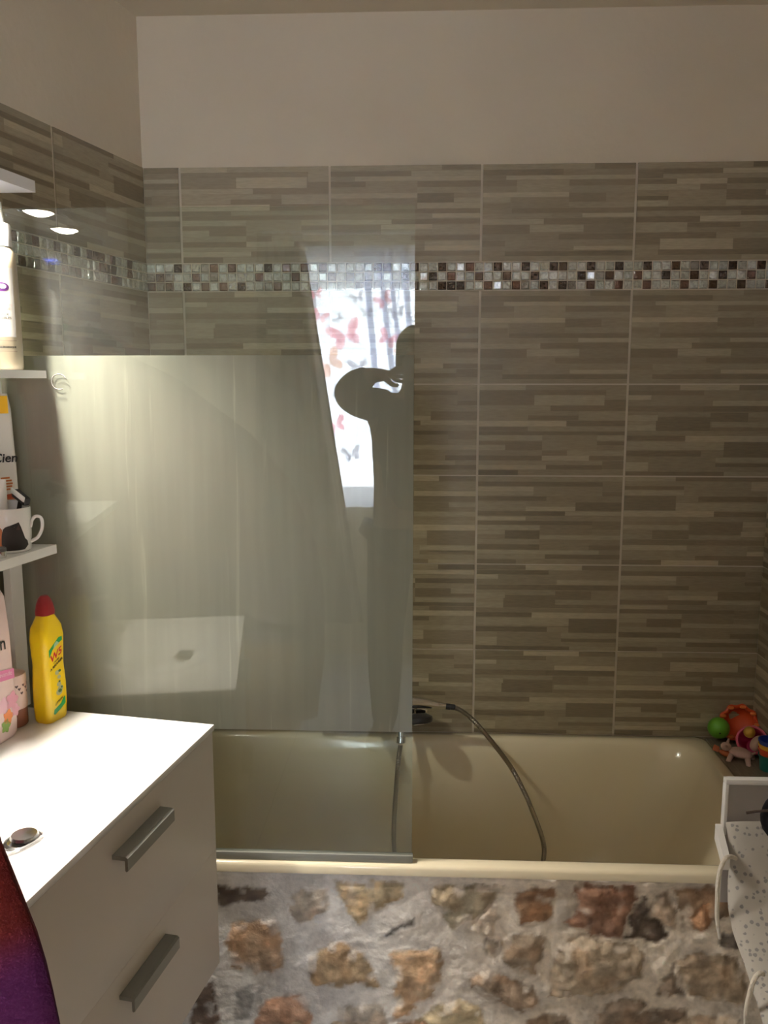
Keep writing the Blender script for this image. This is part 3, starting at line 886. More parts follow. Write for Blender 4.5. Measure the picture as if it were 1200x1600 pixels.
def patch(mb, fn, pts, d=.0002):
    """flat polygon laid on a surface, cut in rows so that it follows a curve"""
    vmin, vmax = min(p[1] for p in pts), max(p[1] for p in pts)
    bm = bmesh.new()
    f = bm.faces.new([bm.verts.new((p[0], p[1], 0)) for p in pts])
    bmesh.ops.triangulate(bm, faces=[f])
    for ax, lo, hi in ((1, vmin, vmax), (0, min(p[0] for p in pts), max(p[0] for p in pts))):
        k = lo + .004
        while k < hi:
            bmesh.ops.bisect_plane(bm, geom=bm.verts[:] + bm.edges[:] + bm.faces[:], plane_co=(k, k, 0), plane_no=(1, 0, 0) if ax == 0 else (0, 1, 0))
            k += .004
    for g in bm.faces:
        mb.face([fn(v.co.x, v.co.y, d) for v in g.verts])
    bm.free()
    return mb
lab = patch(MB(), fy, [(-.020, .148), (.008, .168), (.017, .168), (.018, .160), (-.004, .152), (-.010, .146), (-.019, .132)]).build('label', plastic('green', (.02, .30, .07)), yb, label='green stripes, red and black lettering on the label')
patch(MB(), fy, [(-.016, .018), (-.014, .026), (.006, .034), (.012, .042), (.018, .046), (.018, .030), (.004, .022), (-.012, .015)]).build('stripe', plastic('green', GRN), lab)
patch(MB(), fy, [(-.008, .147), (.002, .153), (.010, .156), (.002, .162), (-.004, .158)], .0003).build('pale_stripe', plastic('palegreen', (.35, .55, .35)), lab)  # pale green shape on the green stripe
SK = lambda k: (lambda u, v, d, k=k: fy(u, v + .45 * u + k, d))
text_mesh('W5', .021, SK(.128), .0005, .0006).build('lettering', plastic('red', RED), lab, smooth=False)
text_mesh('CREME', .0052, SK(.121), .0005, .0001).build('lettering', plastic('black', BLK), lab, smooth=False)
text_mesh('A RECURER', .0068, SK(.113), .0005, .0003).build('lettering', plastic('black', BLK), lab, smooth=False)
text_mesh('CITRON', .006, SK(.038), .0005, .0002).build('lettering', plastic('black', BLK), lab, smooth=False)
b = MB()
for u, v, r in ((0, .098, .006), (.004, .088, .005), (.002, .074, .006), (.006, .064, .008), (.002, .058, .009)):
    patch(b, fy, [(u + r * math.cos(a), v + r * .8 * math.sin(a)) for a in [math.pi * 2 * k / 9 for k in range(9)]], .0003)
b.build('picture', plastic('label_grey', (.42, .42, .24)), lab)
b = MB()
for u, v, r in ((.007, .100, .004), (.004, .079, .003), (.004, .060, .0055), (.009, .066, .003)):
    patch(b, fy, [(u + r * math.cos(a), v + r * .7 * math.sin(a)) for a in [math.pi * 2 * k / 7 for k in range(7)]], .0005)
b.build('picture', plastic('label_dark', (.06, .14, .04)), lab)

# pink and white lavender bottle at the left edge
pc = FV @ Vector((.157, -.372, .940))
FP = frame(pc, VD)
pk = thing('pink_bottle', 'tall pale pink bottle with a pink band and flowers, left of the yellow one', 'bottle', pc, R(VD))
b = MB(FP)
b.loft([[(x, y, z) for x, y in rr2(w, t, .010)] for z, w, t in ((0, .034, .023), (.008, .038, .0265), (.03, .0395, .027), (.20, .037, .025), (.27, .033, .0225), (.290, .024, .018), (.296, .016, .014))])
b.build('body', plastic('palepink', (.80, .62, .60), .35), pk)
MB(FP).lathe([(.014, .2965), (.0145, .30), (.0145, .316), (.013, .318), (.001, .318)]).build('cap', plastic('white', WHT), pk)
PTB = [(0, .0265), (.03, .0272), (.20, .0252), (.27, .0227), (.3, .02)]
fp = lambda u, v, d: FP @ Vector((-u, interp(PTB, v)[1] + .0003 + d, v))
lb = patch(MB(), fp, [(-.030, .121), (.034, .112), (.034, .131), (-.030, .142)]).build('label', plastic('pinkband', (.72, .22, .42)), pk, label='pink band, black lettering and flowers')
text_mesh('lavande', .013, lambda u, v, d: fp(u + .008, v - .14 * u + .1235, d), .0005).build('lettering', plastic('pinktext', (.85, .62, .70)), lb, smooth=False)
text_mesh('savon', .036, lambda u, v, d: fp(u - .024, v - .10 * u + .178, d), .0005, .0004).build('lettering', plastic('black', BLK), lb, smooth=False)
for (u, v, r, c, nm) in ((.022, .072, .016, (.75, .35, .45), 'flower_pink'), (.030, .050, .011, (.80, .42, .52), 'flower_rose'), (.008, .045, .013, (.80, .25, .06), 'flower_orange'), (-.004, .070, .015, (.80, .50, .60), 'flower_pale'), (.000, .030, .012, (.25, .40, .10), 'flower_leaf')):
    patch(MB(), fp, [(u + r * (1 + .2 * math.cos(5 * a)) * math.cos(a), v + r * (1 + .2 * math.cos(5 * a)) * math.sin(a)) for a in [2 * math.pi * k / 20 for k in range(20)]], .0003).build('flower', plastic(nm, c), lb)

# candle jar with hearts
jc = FV @ Vector((.083, -.385, .940))
jr = thing('candle_jar', 'small pale jar with dark hearts and reddish base behind the yellow bottle', 'jar', jc)
MB().lathe([(.001, 0), (.026, 0), (.028, .003), (.028, .036), (.0279, .036)], jc).build('base', plastic('amber', (.30, .12, .08), .25), jr)
MB().lathe([(.0281, .0362), (.0284, .037), (.0284, .098), (.027, .1035), (.020, .106), (.001, .106)], jc).build('body', plastic('jarpink', (.78, .60, .56), .4), jr)
b = MB()
heart = [(0, -1), (.9, .1), (.95, .6), (.6, .9), (.2, .75), (0, .45), (-.2, .75), (-.6, .9), (-.95, .6), (-.9, .1)]
for k in range(12):
    a0 = k * .52
    for r_, zz in ((0, .077), (1, .068), (2, .083)):
        aa = a0 + .17 * r_
        s = .0032
        patch(b, lambda u, v, d: Vector(jc) + Vector(((.0286 + d) * math.cos(aa + u / .028), (.0286 + d) * math.sin(aa + u / .028), v)), [(x * s, zz + y * s) for x, y in heart], .0001)
b.build('hearts', plastic('heartbrown', (.10, .05, .05)), jr)

# lotion bottle on the upper shelf
def cyl_fn(c, rad, facing):
    """surface of an upright cylinder, u to the right seen from outside"""
    return lambda u, v, d: Vector(c) + Vector(((rad(v) + d) * math.cos(facing + u / rad(v)), (rad(v) + d) * math.sin(facing + u / rad(v)), v))
FACE_CAM = math.atan2(-1.6, .74)
Z2 = 1.6258
lc = FS @ Vector((.062, -.045, Z2))
lo = thing('lotion_bottle', 'tall cream lotion bottle with white cap and purple oval on the upper shelf', 'bottle', lc)
LT = [(0, .031), (.004, .0335), (.10, .0335), (.19, .032), (.215, .030), (.224, .024)]
MB().lathe([(.001, 0)] + [(r, z) for z, r in LT] + [(.001, .2242)], lc).build('body', plastic('cream', (.42, .36, .25), .35), lo)
MB().lathe([(.0262, .2245), (.0262, .262), (.024, .266), (.016, .268), (.013, .29), (.012, .305), (.001, .306)], lc).build('cap', plastic('white', WHT), lo)
fl = cyl_fn(lc, lambda v: interp(LT, v)[1] + .0002, FACE_CAM)
lb = patch(MB(), fl, [(-.022, .06), (.026, .06), (.026, .185), (-.022, .185)]).build('label', plastic('labelwhite', (.40, .385, .35)), lo, label='white label with purple oval and fine print')
patch(MB(), fl, [(.004 + .013 * math.cos(a), .150 + .0085 * math.sin(a)) for a in [2 * math.pi * k / 22 for k in range(22)]], .0004).build('oval', plastic('purple', (.05, .015, .07)), lb)
patch(MB(), fl, [(.006 + .0065 * math.cos(a), .151 + .0045 * math.sin(a)) for a in [2 * math.pi * k / 14 for k in range(14)]], .0007).build('oval', plastic('lilac', (.25, .17, .28)), lb)
for s, v, c, nm in (('LAIT CORPS', .1155, (.45, .30, .28), 'ink_rose'), ('AMANDE', .109, (.62, .22, .18), 'ink_red'), ('PEAUX', .099, BLK, 'black'), ('SENSIBLES', .0925, BLK, 'black')):
    text_mesh(s, .0062, lambda u, w, d, v=v: fl(u + .004, w + v, d), .0005, .0001).build('lettering', plastic(nm, c), lb, smooth=False)
text_mesh('HYPOALLERGENIQUE', .0045, lambda u, w, d: fl(u + .002, w + .040, d), .0006, .0002).build('lettering', plastic('black', BLK), lb, smooth=False)
b = MB()
for v in (.0335, .053):
    patch(b, fl, [(-.020, v), (.026, v), (.026, v + .0011), (-.020, v + .0011)], .0003)
b.build('print_lines', plastic('ink_grey', (.25, .2, .15)), lb)

def simple_bottle(name, label, cat, pos, body, capm, tab, cap, group=None):
    t = thing(name, label, cat, pos, 0, group)
    MB().lathe([(.001, tab[0][1])] + tab + [(.001, tab[-1][1] + .0002)], pos, seg=28).build('body', body, t)
    if cap:
        MB().lathe([(.001, cap[0][1])] + cap + [(.001, cap[-1][1] + .0002)], pos, seg=24).build('cap', capm, t)
    return t
p = FS @ Vector((.100, -.100, Z2))
tt = simple_bottle('clear_bottle', 'slim clear bottle half full of teal liquid behind the cream lotion bottle', 'bottle', p, plastic('clearish', (.55, .58, .56), .1), plastic('navy', (.01, .015, .12)),
                   [(.018, 0), (.0195, .004), (.0195, .135), (.013, .15)], [(.0125, .1505), (.0125, .172), (.011, .175)])
MB().lathe([(.001, .004), (.0199, .004), (.0199, .085), (.001, .085)], p).build('liquid', plastic('teal', (.03, .42, .26), .15), tt, label='teal lower half')
p = FS @ Vector((.190, -.055, Z2))
pb = simple_bottle('pump_bottle', 'tall grey pump bottle with bright blue pump head on the upper shelf', 'bottle', p, plastic('palegrey', (.50, .50, .48), .3), None,
                   [(.027, 0), (.0285, .004), (.0285, .150), (.022, .172), (.014, .178)], None)
b = MB()
b.lathe([(.001, .1785), (.0125, .1785), (.0125, .196), (.006, .198), (.0055, .226), (.011, .227), (.011, .236), (.001, .237)], p)
q = Vector((.9, .42, 0)).normalized()
b.tube([Vector(p) + Vector((0, 0, .233)), Vector(p) + Vector((0, 0, .235)) + q * .025, Vector(p) + Vector((0, 0, .229)) + q * .052], [.0085, .0075, .0055], 10, 4)
b.build('pump_head', plastic('blue', (.02, .08, .75), .3), pb, label='bright blue pump head')
p = FS @ Vector((.252, -.045, Z2))
simple_bottle('shampoo_bottle', 'white shampoo bottle with dark green cap, furthest along the upper shelf', 'bottle', p, plastic('white', WHT), plastic('bottlegreen', (.02, .07, .03)),
              [(.026, 0), (.0275, .004), (.0275, .062), (.024, .070)], [(.0235, .0705), (.0235, .105), (.021, .108)])

# honey lotion on the lower shelf
Z1 = 1.2812
hc = FS @ Vector((.037, -.0905, Z1))
FH = frame(hc, 0) @ Matrix.Rotation(math.atan2(-.80, .60), 4, 'Z')
ho = thing('honey_lotion_bottle', 'white flat bottle with yellow band and honey picture on the lower shelf', 'bottle', hc, math.atan2(-.80, .60))
HT = [(0, .017, .029), (.004, .0185, .031), (.15, .0175, .0295), (.27, .0150, .0265), (.300, .012, .022)]
b = MB(FH)
b.loft([[(x, y, z) for x, y in rr2(t, w, .009)] for z, t, w in HT])
b.build('body', plastic('offwhite', (.72, .70, .64), .35), ho)
MB(FH).lathe([(.013, .3005), (.013, .322), (.011, .325), (.001, .325)]).build('cap', plastic('white', WHT), ho)
fh = lambda u, v, d: FH @ Vector((interp(HT, v)[1] + .0004 + d, u, v))
lb = patch(MB(), fh, [(-.024, .262), (.020, .262), (.020, .296), (-.024, .296)]).build('label', plastic('ochre', (.78, .44, .02)), ho, label='yellow band, black lettering, honey spoon picture and brown banner')
text_mesh('Cien', .024, lambda u, v, d: fh(u + .0075, v + .168, d), .0005, .0006, .15).build('lettering', plastic('black', BLK), lb, smooth=False)
patch(MB(), fh, [(-.022, .082), (.026, .086), (.026, .107), (-.022, .100)]).build('banner', plastic('rust', (.30, .055, .02)), lb)
text_mesh('NUTRITION', .007, lambda u, v, d: fh(u + .004, v + .091 + .08 * u, d), .0005).build('lettering', plastic('ochre_ink', (.55, .25, .12)), lb, smooth=False)
b = MB()
for k in range(5):
    w = .006 + .007 * math.sin((k + .5) / 5 * math.pi)
    patch(b, fh, [(.006 - w, .112 + k * .0056), (.006 + w, .113 + k * .0056), (.006 + w, .1165 + k * .0056), (.006 - w, .1155 + k * .0056)], .0002)
patch(b, fh, [(-.018, .122), (-.008, .118), (-.008, .124), (-.018, .128)], .0002)
b.build('picture', plastic('honey', (.42, .13, .03)), lb)

# mug with cats, holding a razor and a tube
mc = FS @ Vector((.079, -.046, Z1))
mg = thing('cat_mug', 'white mug printed with a black cat on the lower shelf', 'mug', mc)
MT = [(0, .034), (.004, .0375), (.03, .0395), (.085, .0405)]
MB().lathe([(.001, 0), (.034, 0), (.0375, .003), (.0395, .03), (.0403, .084), (.0392, .0855), (.0378, .084), (.037, .03), (.034, .007), (.001, .006)], mc, seg=40).build('body', M['ceramic'], mg)
hd = Vector((.985, .17, 0)).normalized()
c = Vector(mc)
MB().tube([c + hd * .0385 + Vector((0, 0, .046)), c + hd * .043 + Vector((0, 0, .060)), c + hd * .051 + Vector((0, 0, .0665)), c + hd * .060 + Vector((0, 0, .062)), c + hd * .0605 + Vector((0, 0, .044)), c + hd * .052 + Vector((0, 0, .026)), c + hd * .0385 + Vector((0, 0, .018))],
          [.0036, .0033, .0032, .0032, .0032, .0032, .0036], 12, 8).build('handle', M['ceramic'], mg)
fm = cyl_fn(mc, lambda v: interp(MT, v)[1] + .0003, FACE_CAM)
cat = [(-.014, .006), (.024, .006), (.034, .014), (.032, .022), (.026, .028), (.022, .040), (.018, .052), (.0145, .060), (.010, .055), (.006, .050), (-.004, .051), (-.010, .052), (-.014, .048), (-.017, .036), (-.018, .020)]
pr = patch(MB(), fm, [(u + .004, v) for u, v in cat]).build('print', plastic('catblack', (.018, .013, .012), .5), mg, label='print of a black cat beside a ginger one')
patch(MB(), fm, [(-.045, .006), (-.012, .006), (-.012, .022), (-.010, .034), (-.012, .048), (-.020, .056), (-.028, .058), (-.036, .052), (-.044, .030)], .0001).build('print', plastic('catginger', (.45, .14, .04), .5), pr)
patch(MB(), fm, [(.013, .046), (.0185, .057), (.020, .045)], .0006).build('print', plastic('catear', (.07, .03, .025), .5), pr)
patch(MB(), fm, [(-.034, .010), (-.020, .010), (-.018, .020), (-.026, .030), (-.036, .022)], .0006).build('print', plastic('catcream', (.75, .48, .20), .5), pr)
rz = thing('razor', 'black razor with white blade strip standing in the cat mug', 'razor', c + Vector((.016, .01, .008)))
b = MB()
b.tube([c + Vector((.006, 0, .012)), c + Vector((.015, .008, .07)), c + Vector((.022, .010, .100))], [.0045, .0042, .005], 10, 5)
b.build('handle', M['dark'], rz)
FR = Matrix.Translation(c + Vector((.025, .006, .107))) @ Matrix.Rotation(R(-30), 4, 'Z') @ Matrix.Rotation(R(24), 4, 'Y')
hdn = MB(FR).box(-.021, .021, -.007, .007, -.012, .004, .004).build('head', M['dark'], rz)
MB(FR).box(-.021, .021, -.0095, -.0072, -.003, .0075, .0008).build('blade_strip', plastic('white', WHT), hdn)
tb = thing('cream_tube', 'white tube standing upside down in the cat mug', 'tube', c + Vector((-.012, -.008, .008)))
b = MB()
tc_ = c + Vector((-.014, -.012, 0))
b.loft([[(tc_.x + x, tc_.y + y, tc_.z + z) for x, y in rr2(w, t, .03)] for z, w, t in ((.012, .014, .014), (.05, .0175, .016), (.09, .018, .013), (.125, .019, .006), (.140, .0195, .0012))])
b.build('body', plastic('white', WHT), tb)
bx = c + Vector((.002, .016, 0))
bxt = thing('toothpaste_box', 'small white box end sticking up out of the cat mug', 'box', bx + Vector((0, 0, .01)))
MB(frame(bx, 20)).box(-.010, .010, -.006, .006, .010, .097, .0008).build('carton', plastic('white', WHT), bxt)
sc2 = FS @ Vector((.142, -.020, Z1))
sm = thing('steel_pot', 'tiny steel pot at the left edge of the lower shelf', 'pot', sc2)
MB().lathe([(.001, 0), (.009, 0), (.0095, .002), (.0095, .012)], sc2).build('body', M['chrome'], sm)
MB().lathe([(.0098, .0122), (.0098, .018), (.008, .020), (.001, .020)], sc2).build('lid', plastic('lidgrey', (.12, .12, .12)), sm)
# something dark on top of the canopy
dk = FS @ Vector((.160, -.06, 1.9792))
bk = thing('dark_basket', 'dark little basket lying on top of the canopy', 'basket', dk)
b = MB()
b.lathe([(.001, 0), (.05, 0), (.058, .02), (.062, .045), (.058, .045), (.054, .02), (.047, .004), (.001, .004)], dk, seg=24)
b.build('bowl', mat('dark_wicker', (.045, .045, .04), .8, bump=.5, bscale=120), bk)

# ------------------------------------------------------------------ toys on the ledge
ZL = .5975
def toy(name, label, cat, pos, group='bath toys on the ledge'):
    return thing(name, label, cat, pos, 0, None)
t = toy('toy_ball', 'lime green toy ball with a small hole at the back of the ledge', 'ball', (.690, -.036, ZL + .012))
MB().ball((.690, -.036, ZL + .042), .030).build('ball', plastic('lime', (.13, .42, .03), .4), t)
MB().lathe([(.001, 0), (.0022, 0), (.0022, .0008), (.001, .0008)], Vector((.690, -.036, ZL + .042)) + Vector((-.2, -.97, -.12)).normalized() * .0298, (-.2, -.97, -.12)).build('hole', M['dark'], t)
t = toy('toy_bowl', 'orange red flower edged bowl leaning in the corner of the ledge', 'bowl', (.748, -.030, ZL))
ax = Vector((-.20, -.80, .35)).normalized()
b = MB()
prof = [(.001, -.018), (.024, -.018), (.036, -.010), (.047, .004), (.050, .004), (.040, -.014), (.026, -.022), (.001, -.022)]
b.lathe(prof, (.748, -.032, ZL + .056), ax, 40)
b.torus(Vector((.748, -.032, ZL + .056)) + ax * .004, .047, .0055, ax, 60, 8, wob=.06, wn=9)
b.build('bowl', plastic('orange', (.62, .07, .015), .35), t)
b = MB()
for k in range(9):
    a = 2 * math.pi * k / 9
    q = ax.to_track_quat('Z', 'Y')
    b.ball(Vector((.748, -.032, ZL + .056)) + q @ Vector((.046 * math.cos(a), .046 * math.sin(a), .008)), (.009, .009, .005), 10)
b.build('petals', plastic('lightorange', (.75, .20, .05), .4), t)
t = toy('toy_bucket', 'pink toy bucket lying tipped over in front of the orange bowl', 'bucket', (.756, -.105, ZL))
ax = Vector((-.45, -.62, .62)).normalized()
cb = Vector((.757, -.110, ZL + .033))
b = MB()
b.lathe([(.001, -.034), (.022, -.034), (.030, -.02), (.0375, .018), (.0352, .018), (.0285, -.018), (.021, -.031), (.001, -.031)], cb, ax, 36)
b.build('tub', plastic('magenta', (.50, .03, .12), .4), t)
MB().torus(cb + ax * .018, .0375, .0035, ax).build('rim', plastic('rose', (.62, .10, .18), .4), t)
for pos, r, nm, c2, lab_ in ((cb + ax * .024 + Vector((.002, .02, .012)), .0155, 'yolk', (.68, .38, .05), 'small yellow toy ball on top of the pink bucket'),):
    tt = toy('toy_ball', lab_, 'ball', pos - Vector((0, 0, r)))
    MB().ball(pos, r, 18).build('ball', plastic(nm, c2, .45), tt)
for k, (pos, rr_, lab_) in enumerate(((cb + ax * .010 + Vector((.012, -.006, -.004)), (.017, .017, .024), 'pale toy egg lying inside the pink bucket'), (Vector((.778, -.055, ZL + .040)), (.017, .017, .022), 'pale toy egg beside the pink bucket near the right wall'))):
    tt = toy('toy_egg', lab_, 'toy egg', pos)
    MB().ball(pos, rr_, 18, rot=Matrix.Rotation(R(35 + 20 * k), 4, 'Y')).build('egg', plastic('eggpink', (.55, .38, .30), .5), tt)
tt = toy('toy_animal', 'pinkish white four legged toy animal lying in front of the pink bucket', 'toy animal', (.700, -.155, ZL))
b = MB()
FA = Matrix.Translation((.706, -.158, ZL + .022)) @ Matrix.Rotation(R(-32), 4, 'Z') @ Matrix.Rotation(R(14), 4, 'X')
b.F = FA
b.ball((0, 0, .002), (.030, .015, .015), 18)
b.ball((-.036, 0, .012), (.014, .012, .012), 14)
for x, y in ((-.020, -.012), (-.018, .012), (.020, -.012), (.022, .012)):
    b.tube([(x, y * .6, -.004), (x * 1.2, y * 1.4, -.014), (x * 1.3, y * 1.6, -.021)], [.008, .0065, .006], 10, 4)
for y in (-.009, .009):
    b.tube([(-.034, y, .02), (-.032, y * 1.6, .029)], [.004, .002], 8, 2)
b.tube([(.029, 0, .006), (.038, .002, .012)], [.003, .002], 8, 2)
b.build('body', plastic('piggy', (.62, .42, .36), .45), tt, label=None)
tt = toy('toy_fish', 'small rust orange toy piece lying on the tub edge by the ledge', 'toy', (.672, -.140, ZL + .003))
b = MB()
b.ball((.676, -.140, ZL + .013), (.021, .010, .009), 14, rot=Matrix.Rotation(R(-50), 4, 'Z'))
b.prism([(.662, -.122, ZL + .008), (.648, -.112, ZL + .010), (.654, -.104, ZL + .018), (.664, -.116, ZL + .016)], (.003, .003, .004))
b.build('body', plastic('rustorange', (.42, .10, .03), .5), tt)
for k, (z, nm, c2) in enumerate(((0, 'tealcup', (.02, .20, .18)), (.017, 'redcup', (.58, .06, .02)), (.029, 'yellowcup', (.72, .42, .04)), (.041, 'bluecup', (.02, .06, .38)))):
    r = .0255 + .0006 * k
    tt = toy('stacking_cup', ('teal toy cup at the bottom of the nested stack', 'red toy cup nested above the teal one', 'yellow toy cup nested between red and blue', 'blue toy cup on top of the nested stack')[k] + ' on the ledge', 'cup', (.762, -.205, ZL + z))
    h = .042
    MB().lathe([(.001, .0), (r * .8, .0), (r - .0012, h - .006), (r + .0012, h - .005), (r + .0012, h), (r - .001, h), (r * .76, .002), (.001, .002)], (.762, -.205, ZL + z), seg=28).build('cup', plastic(nm, c2, .4), tt)

# ------------------------------------------------------------------ white chair with a padded cover
chx0, chx1 = .426, .790
ch = thing('white_chair', 'white wooden chair with its panel back against the tub, right foreground', 'chair', (.61, -1.0, ZF))
b = MB()
b.box(chx0, chx1, -.806, -.790, .8475, .858, .002).box(chx0, chx0 + .0065, -.806, -.790, .745, .8475, .001).box(chx1 - .0065, chx1, -.806, -.790, .745, .8475, .001)
b.box(chx0 + .19, chx0 + .22, -.790, -.772, .462, .85, .002).box(chx1 - .06, chx1 - .03, -.790, -.772, .462, .85, .002)
b.build('backrest_frame', M['white'], ch)
MB().box(chx0 + .006, chx1 - .006, -.797, -.791, .60, .848).build('backrest', mat('grey_white_panel', (.46, .43, .41), .5), ch)
MB().prism([(chx0 - .013, -.800, .765), (chx0 - .013, -.852, .725), (chx0 - .013, -.850, .700), (chx0 - .013, -.800, .735)], (.012, 0, 0)).build('side_board', M['white'], ch)
MB().box(chx0 + .17, chx1, -1.19, -.772, .462, .497, .004).build('seat', M['white'], ch)
for x, y in ((chx0 + .20, -1.17), (chx1 - .03, -1.17), (chx0 + .20, -.795), (chx1 - .03, -.795)):
    MB().box(x - .018, x + .018, y - .018, y + .018, ZF, .462, .003).build('leg', M['white'], ch)
# the cover: falls from the back down over the seat
prof = [(-.806, .772), (-.812, .765), (-.822, .735), (-.830, .70), (-.838, .665), (-.858, .628), (-.888, .594), (-.924, .570), (-.972, .550), (-1.02, .533), (-1.08, .524), (-1.15, .520), (-1.20, .512), (-1.222, .485), (-1.226, .43)]
Lp = [0]
for a, c in zip(prof[:-1], prof[1:]):
    Lp.append(Lp[-1] + math.hypot(c[0] - a[0], c[1] - a[1]))
def cover_pt(u, v, d=0.):
    t = v * Lp[-1]
    i = min(max(j for j in range(len(Lp)) if Lp[j] <= t + 1e-9), len(prof) - 2)
    k = (t - Lp[i]) / (Lp[i + 1] - Lp[i])
    y = prof[i][0] * (1 - k) + prof[i + 1][0] * k
    z = prof[i][1] * (1 - k) + prof[i + 1][1] * k
    ty, tz = prof[i + 1][0] - prof[i][0], prof[i + 1][1] - prof[i][1]
    l = math.hypot(ty, tz)
    ny, nz = tz / l, -ty / l                                  # outwards: to the camera and up
    e = min(u, 1 - u) * (chx1 - chx0 + .02)
    puff = .016 * (1 - math.exp(-e / .022)) + .004 * noise.noise(Vector((u * 3, v * 7, 1)))
    crease = -.007 * math.exp(-((v - .47) / .03) ** 2)
    q = puff + crease + d
    x = chx0 + .004 + u * (chx1 - chx0 - .004) + .004 * math.sin(v * 17)
    return Vector((x, y + ny * q, z + nz * q))
def pad_material():
    m, nt, p, out = _nt('flowered_cotton')
    L = nt.links
    tc = N(nt, 'ShaderNodeTexCoord')
    vo = N(nt, 'ShaderNodeTexVoronoi')
    vo.inputs['Scale'].default_value = 82
    vo.inputs['Randomness'].default_value = .75
    L.new(tc.outputs['Object'], vo.inputs['Vector'])
    nz = N(nt, 'ShaderNodeTexNoise')
    nz.inputs['Scale'].default_value = 260
    L.new(tc.outputs['Object'], nz.inputs['Vector'])
    ad = N(nt, 'ShaderNodeMath', operation='MULTIPLY_ADD')
    ad.inputs[1].default_value = .30
    L.new(nz.outputs[0], ad.inputs[0])
    L.new(vo.outputs['Distance'], ad.inputs[2])
    rp = N(nt, 'ShaderNodeValToRGB')
    e = rp.color_ramp.elements
    e[0].position, e[1].position = .30, .46
    e[0].color = (.27, .265, .265, 1)
    e[1].color = (.50, .475, .43, 1)
    k = rp.color_ramp.elements.new(.38)
    k.color = (.26, .25, .25, 1)
    L.new(ad.outputs[0], rp.inputs[0])
    n2 = N(nt, 'ShaderNodeTexNoise')
    n2.inputs['Scale'].default_value = 9
    L.new(tc.outputs['Object'], n2.inputs['Vector'])
    mr = N(nt, 'ShaderNodeMapRange')
    mr.inputs[3].default_value, mr.inputs[4].default_value = .78, 1.12
    L.new(n2.outputs[0], mr.inputs[0])
    sc_ = N(nt, 'ShaderNodeVectorMath', operation='SCALE')
    L.new(rp.outputs[0], sc_.inputs[0])
    L.new(mr.outputs[0], sc_.inputs['Scale'])
    L.new(sc_.outputs[0], p.inputs['Base Color'])
    p.inputs['Roughness'].default_value = .95
    return m
M['pad'] = pad_material()
cv = thing('chair_cover', 'padded grey flowered cover tied onto the white chair with cords', 'cushion', (.61, -.95, .50))
b = MB()
nu, nv = 26, 60
top = lambda u, v: cover_pt(u, v)
bot = lambda u, v: cover_pt(u, v) + Vector((0, (cover_pt(.5, v) - cover_pt(.5, v, .01)).y, (cover_pt(.5, v) - cover_pt(.5, v, .01)).z)) * (.4 + 1.2 * min(1, min(u, 1 - u) * 8))
b.grid(top, nu, nv)
b.grid(bot, nu, nv)
for u in (0, 1):
    b.loft([[top(u, k / nv) for k in range(nv + 1)], [bot(u, k / nv) for k in range(nv + 1)]], closed=False)
for v in (0, 1):
    b.loft([[top(k / nu, v) for k in range(nu + 1)], [bot(k / nu, v) for k in range(nu + 1)]], closed=False)
b.build('pad', M['pad'], cv, angle=70)
M['cord'] = mat('white_cord', (.74, .69, .60), .9, bump=.6, bscale=300, bstretch=(1, 1, .3))
cords = [[(0.4400, -0.8400, 0.7180), (0.4290, -0.8450, 0.7240), (0.4150, -0.8550, 0.7260), (0.4050, -0.8620, 0.7120), (0.4000, -0.8660, 0.6850), (0.4000, -0.8680, 0.6510), (0.4020, -0.8680, 0.6120), (0.4100, -0.8660, 0.5710)],
         [(0.4400, -0.9900, 0.5930), (0.4300, -0.9950, 0.5970), (0.4200, -1.0000, 0.5880), (0.4120, -1.0050, 0.5630), (0.4090, -1.0050, 0.5320), (0.4130, -1.0000, 0.4790)]]
for k, pts in enumerate(cords):
    MB().tube(pts, [.0042] * (len(pts) - 1) + [.0030], 10, 8).build('tie_cord', M['cord'], cv)
bp_ = thing('black_pouch', 'black rounded pouch with a thin brown stick, lying against the chair back', 'pouch', (.502, -.875, .79))
b = MB()
for_rings = []
for k in range(13):
    a = math.pi * k / 12
    rr_ = math.sin(a) ** .7
    for_rings.append([(.514 + .047 * rr_ * math.cos(t_) * (1 + .05 * math.sin(3 * t_ + k)), -.876 + .030 * rr_ * math.sin(t_), .822 - .048 * math.cos(a)) for t_ in [2 * math.pi * j / 22 for j in range(22)]])
b.loft(for_rings)
b.build('body', mat('black_cloth', (.008, .008, .010), .7, spec=.15, bump=.3, bscale=50), bp_)
MB().tube([(.436, -.882, .832), (.462, -.885, .838), (.500, -.895, .846)], [.0028, .0024, .0026], 8, 4).build('stick', plastic('brownstick', (.05, .03, .02), .5), bp_, label='thin dark brown stick')

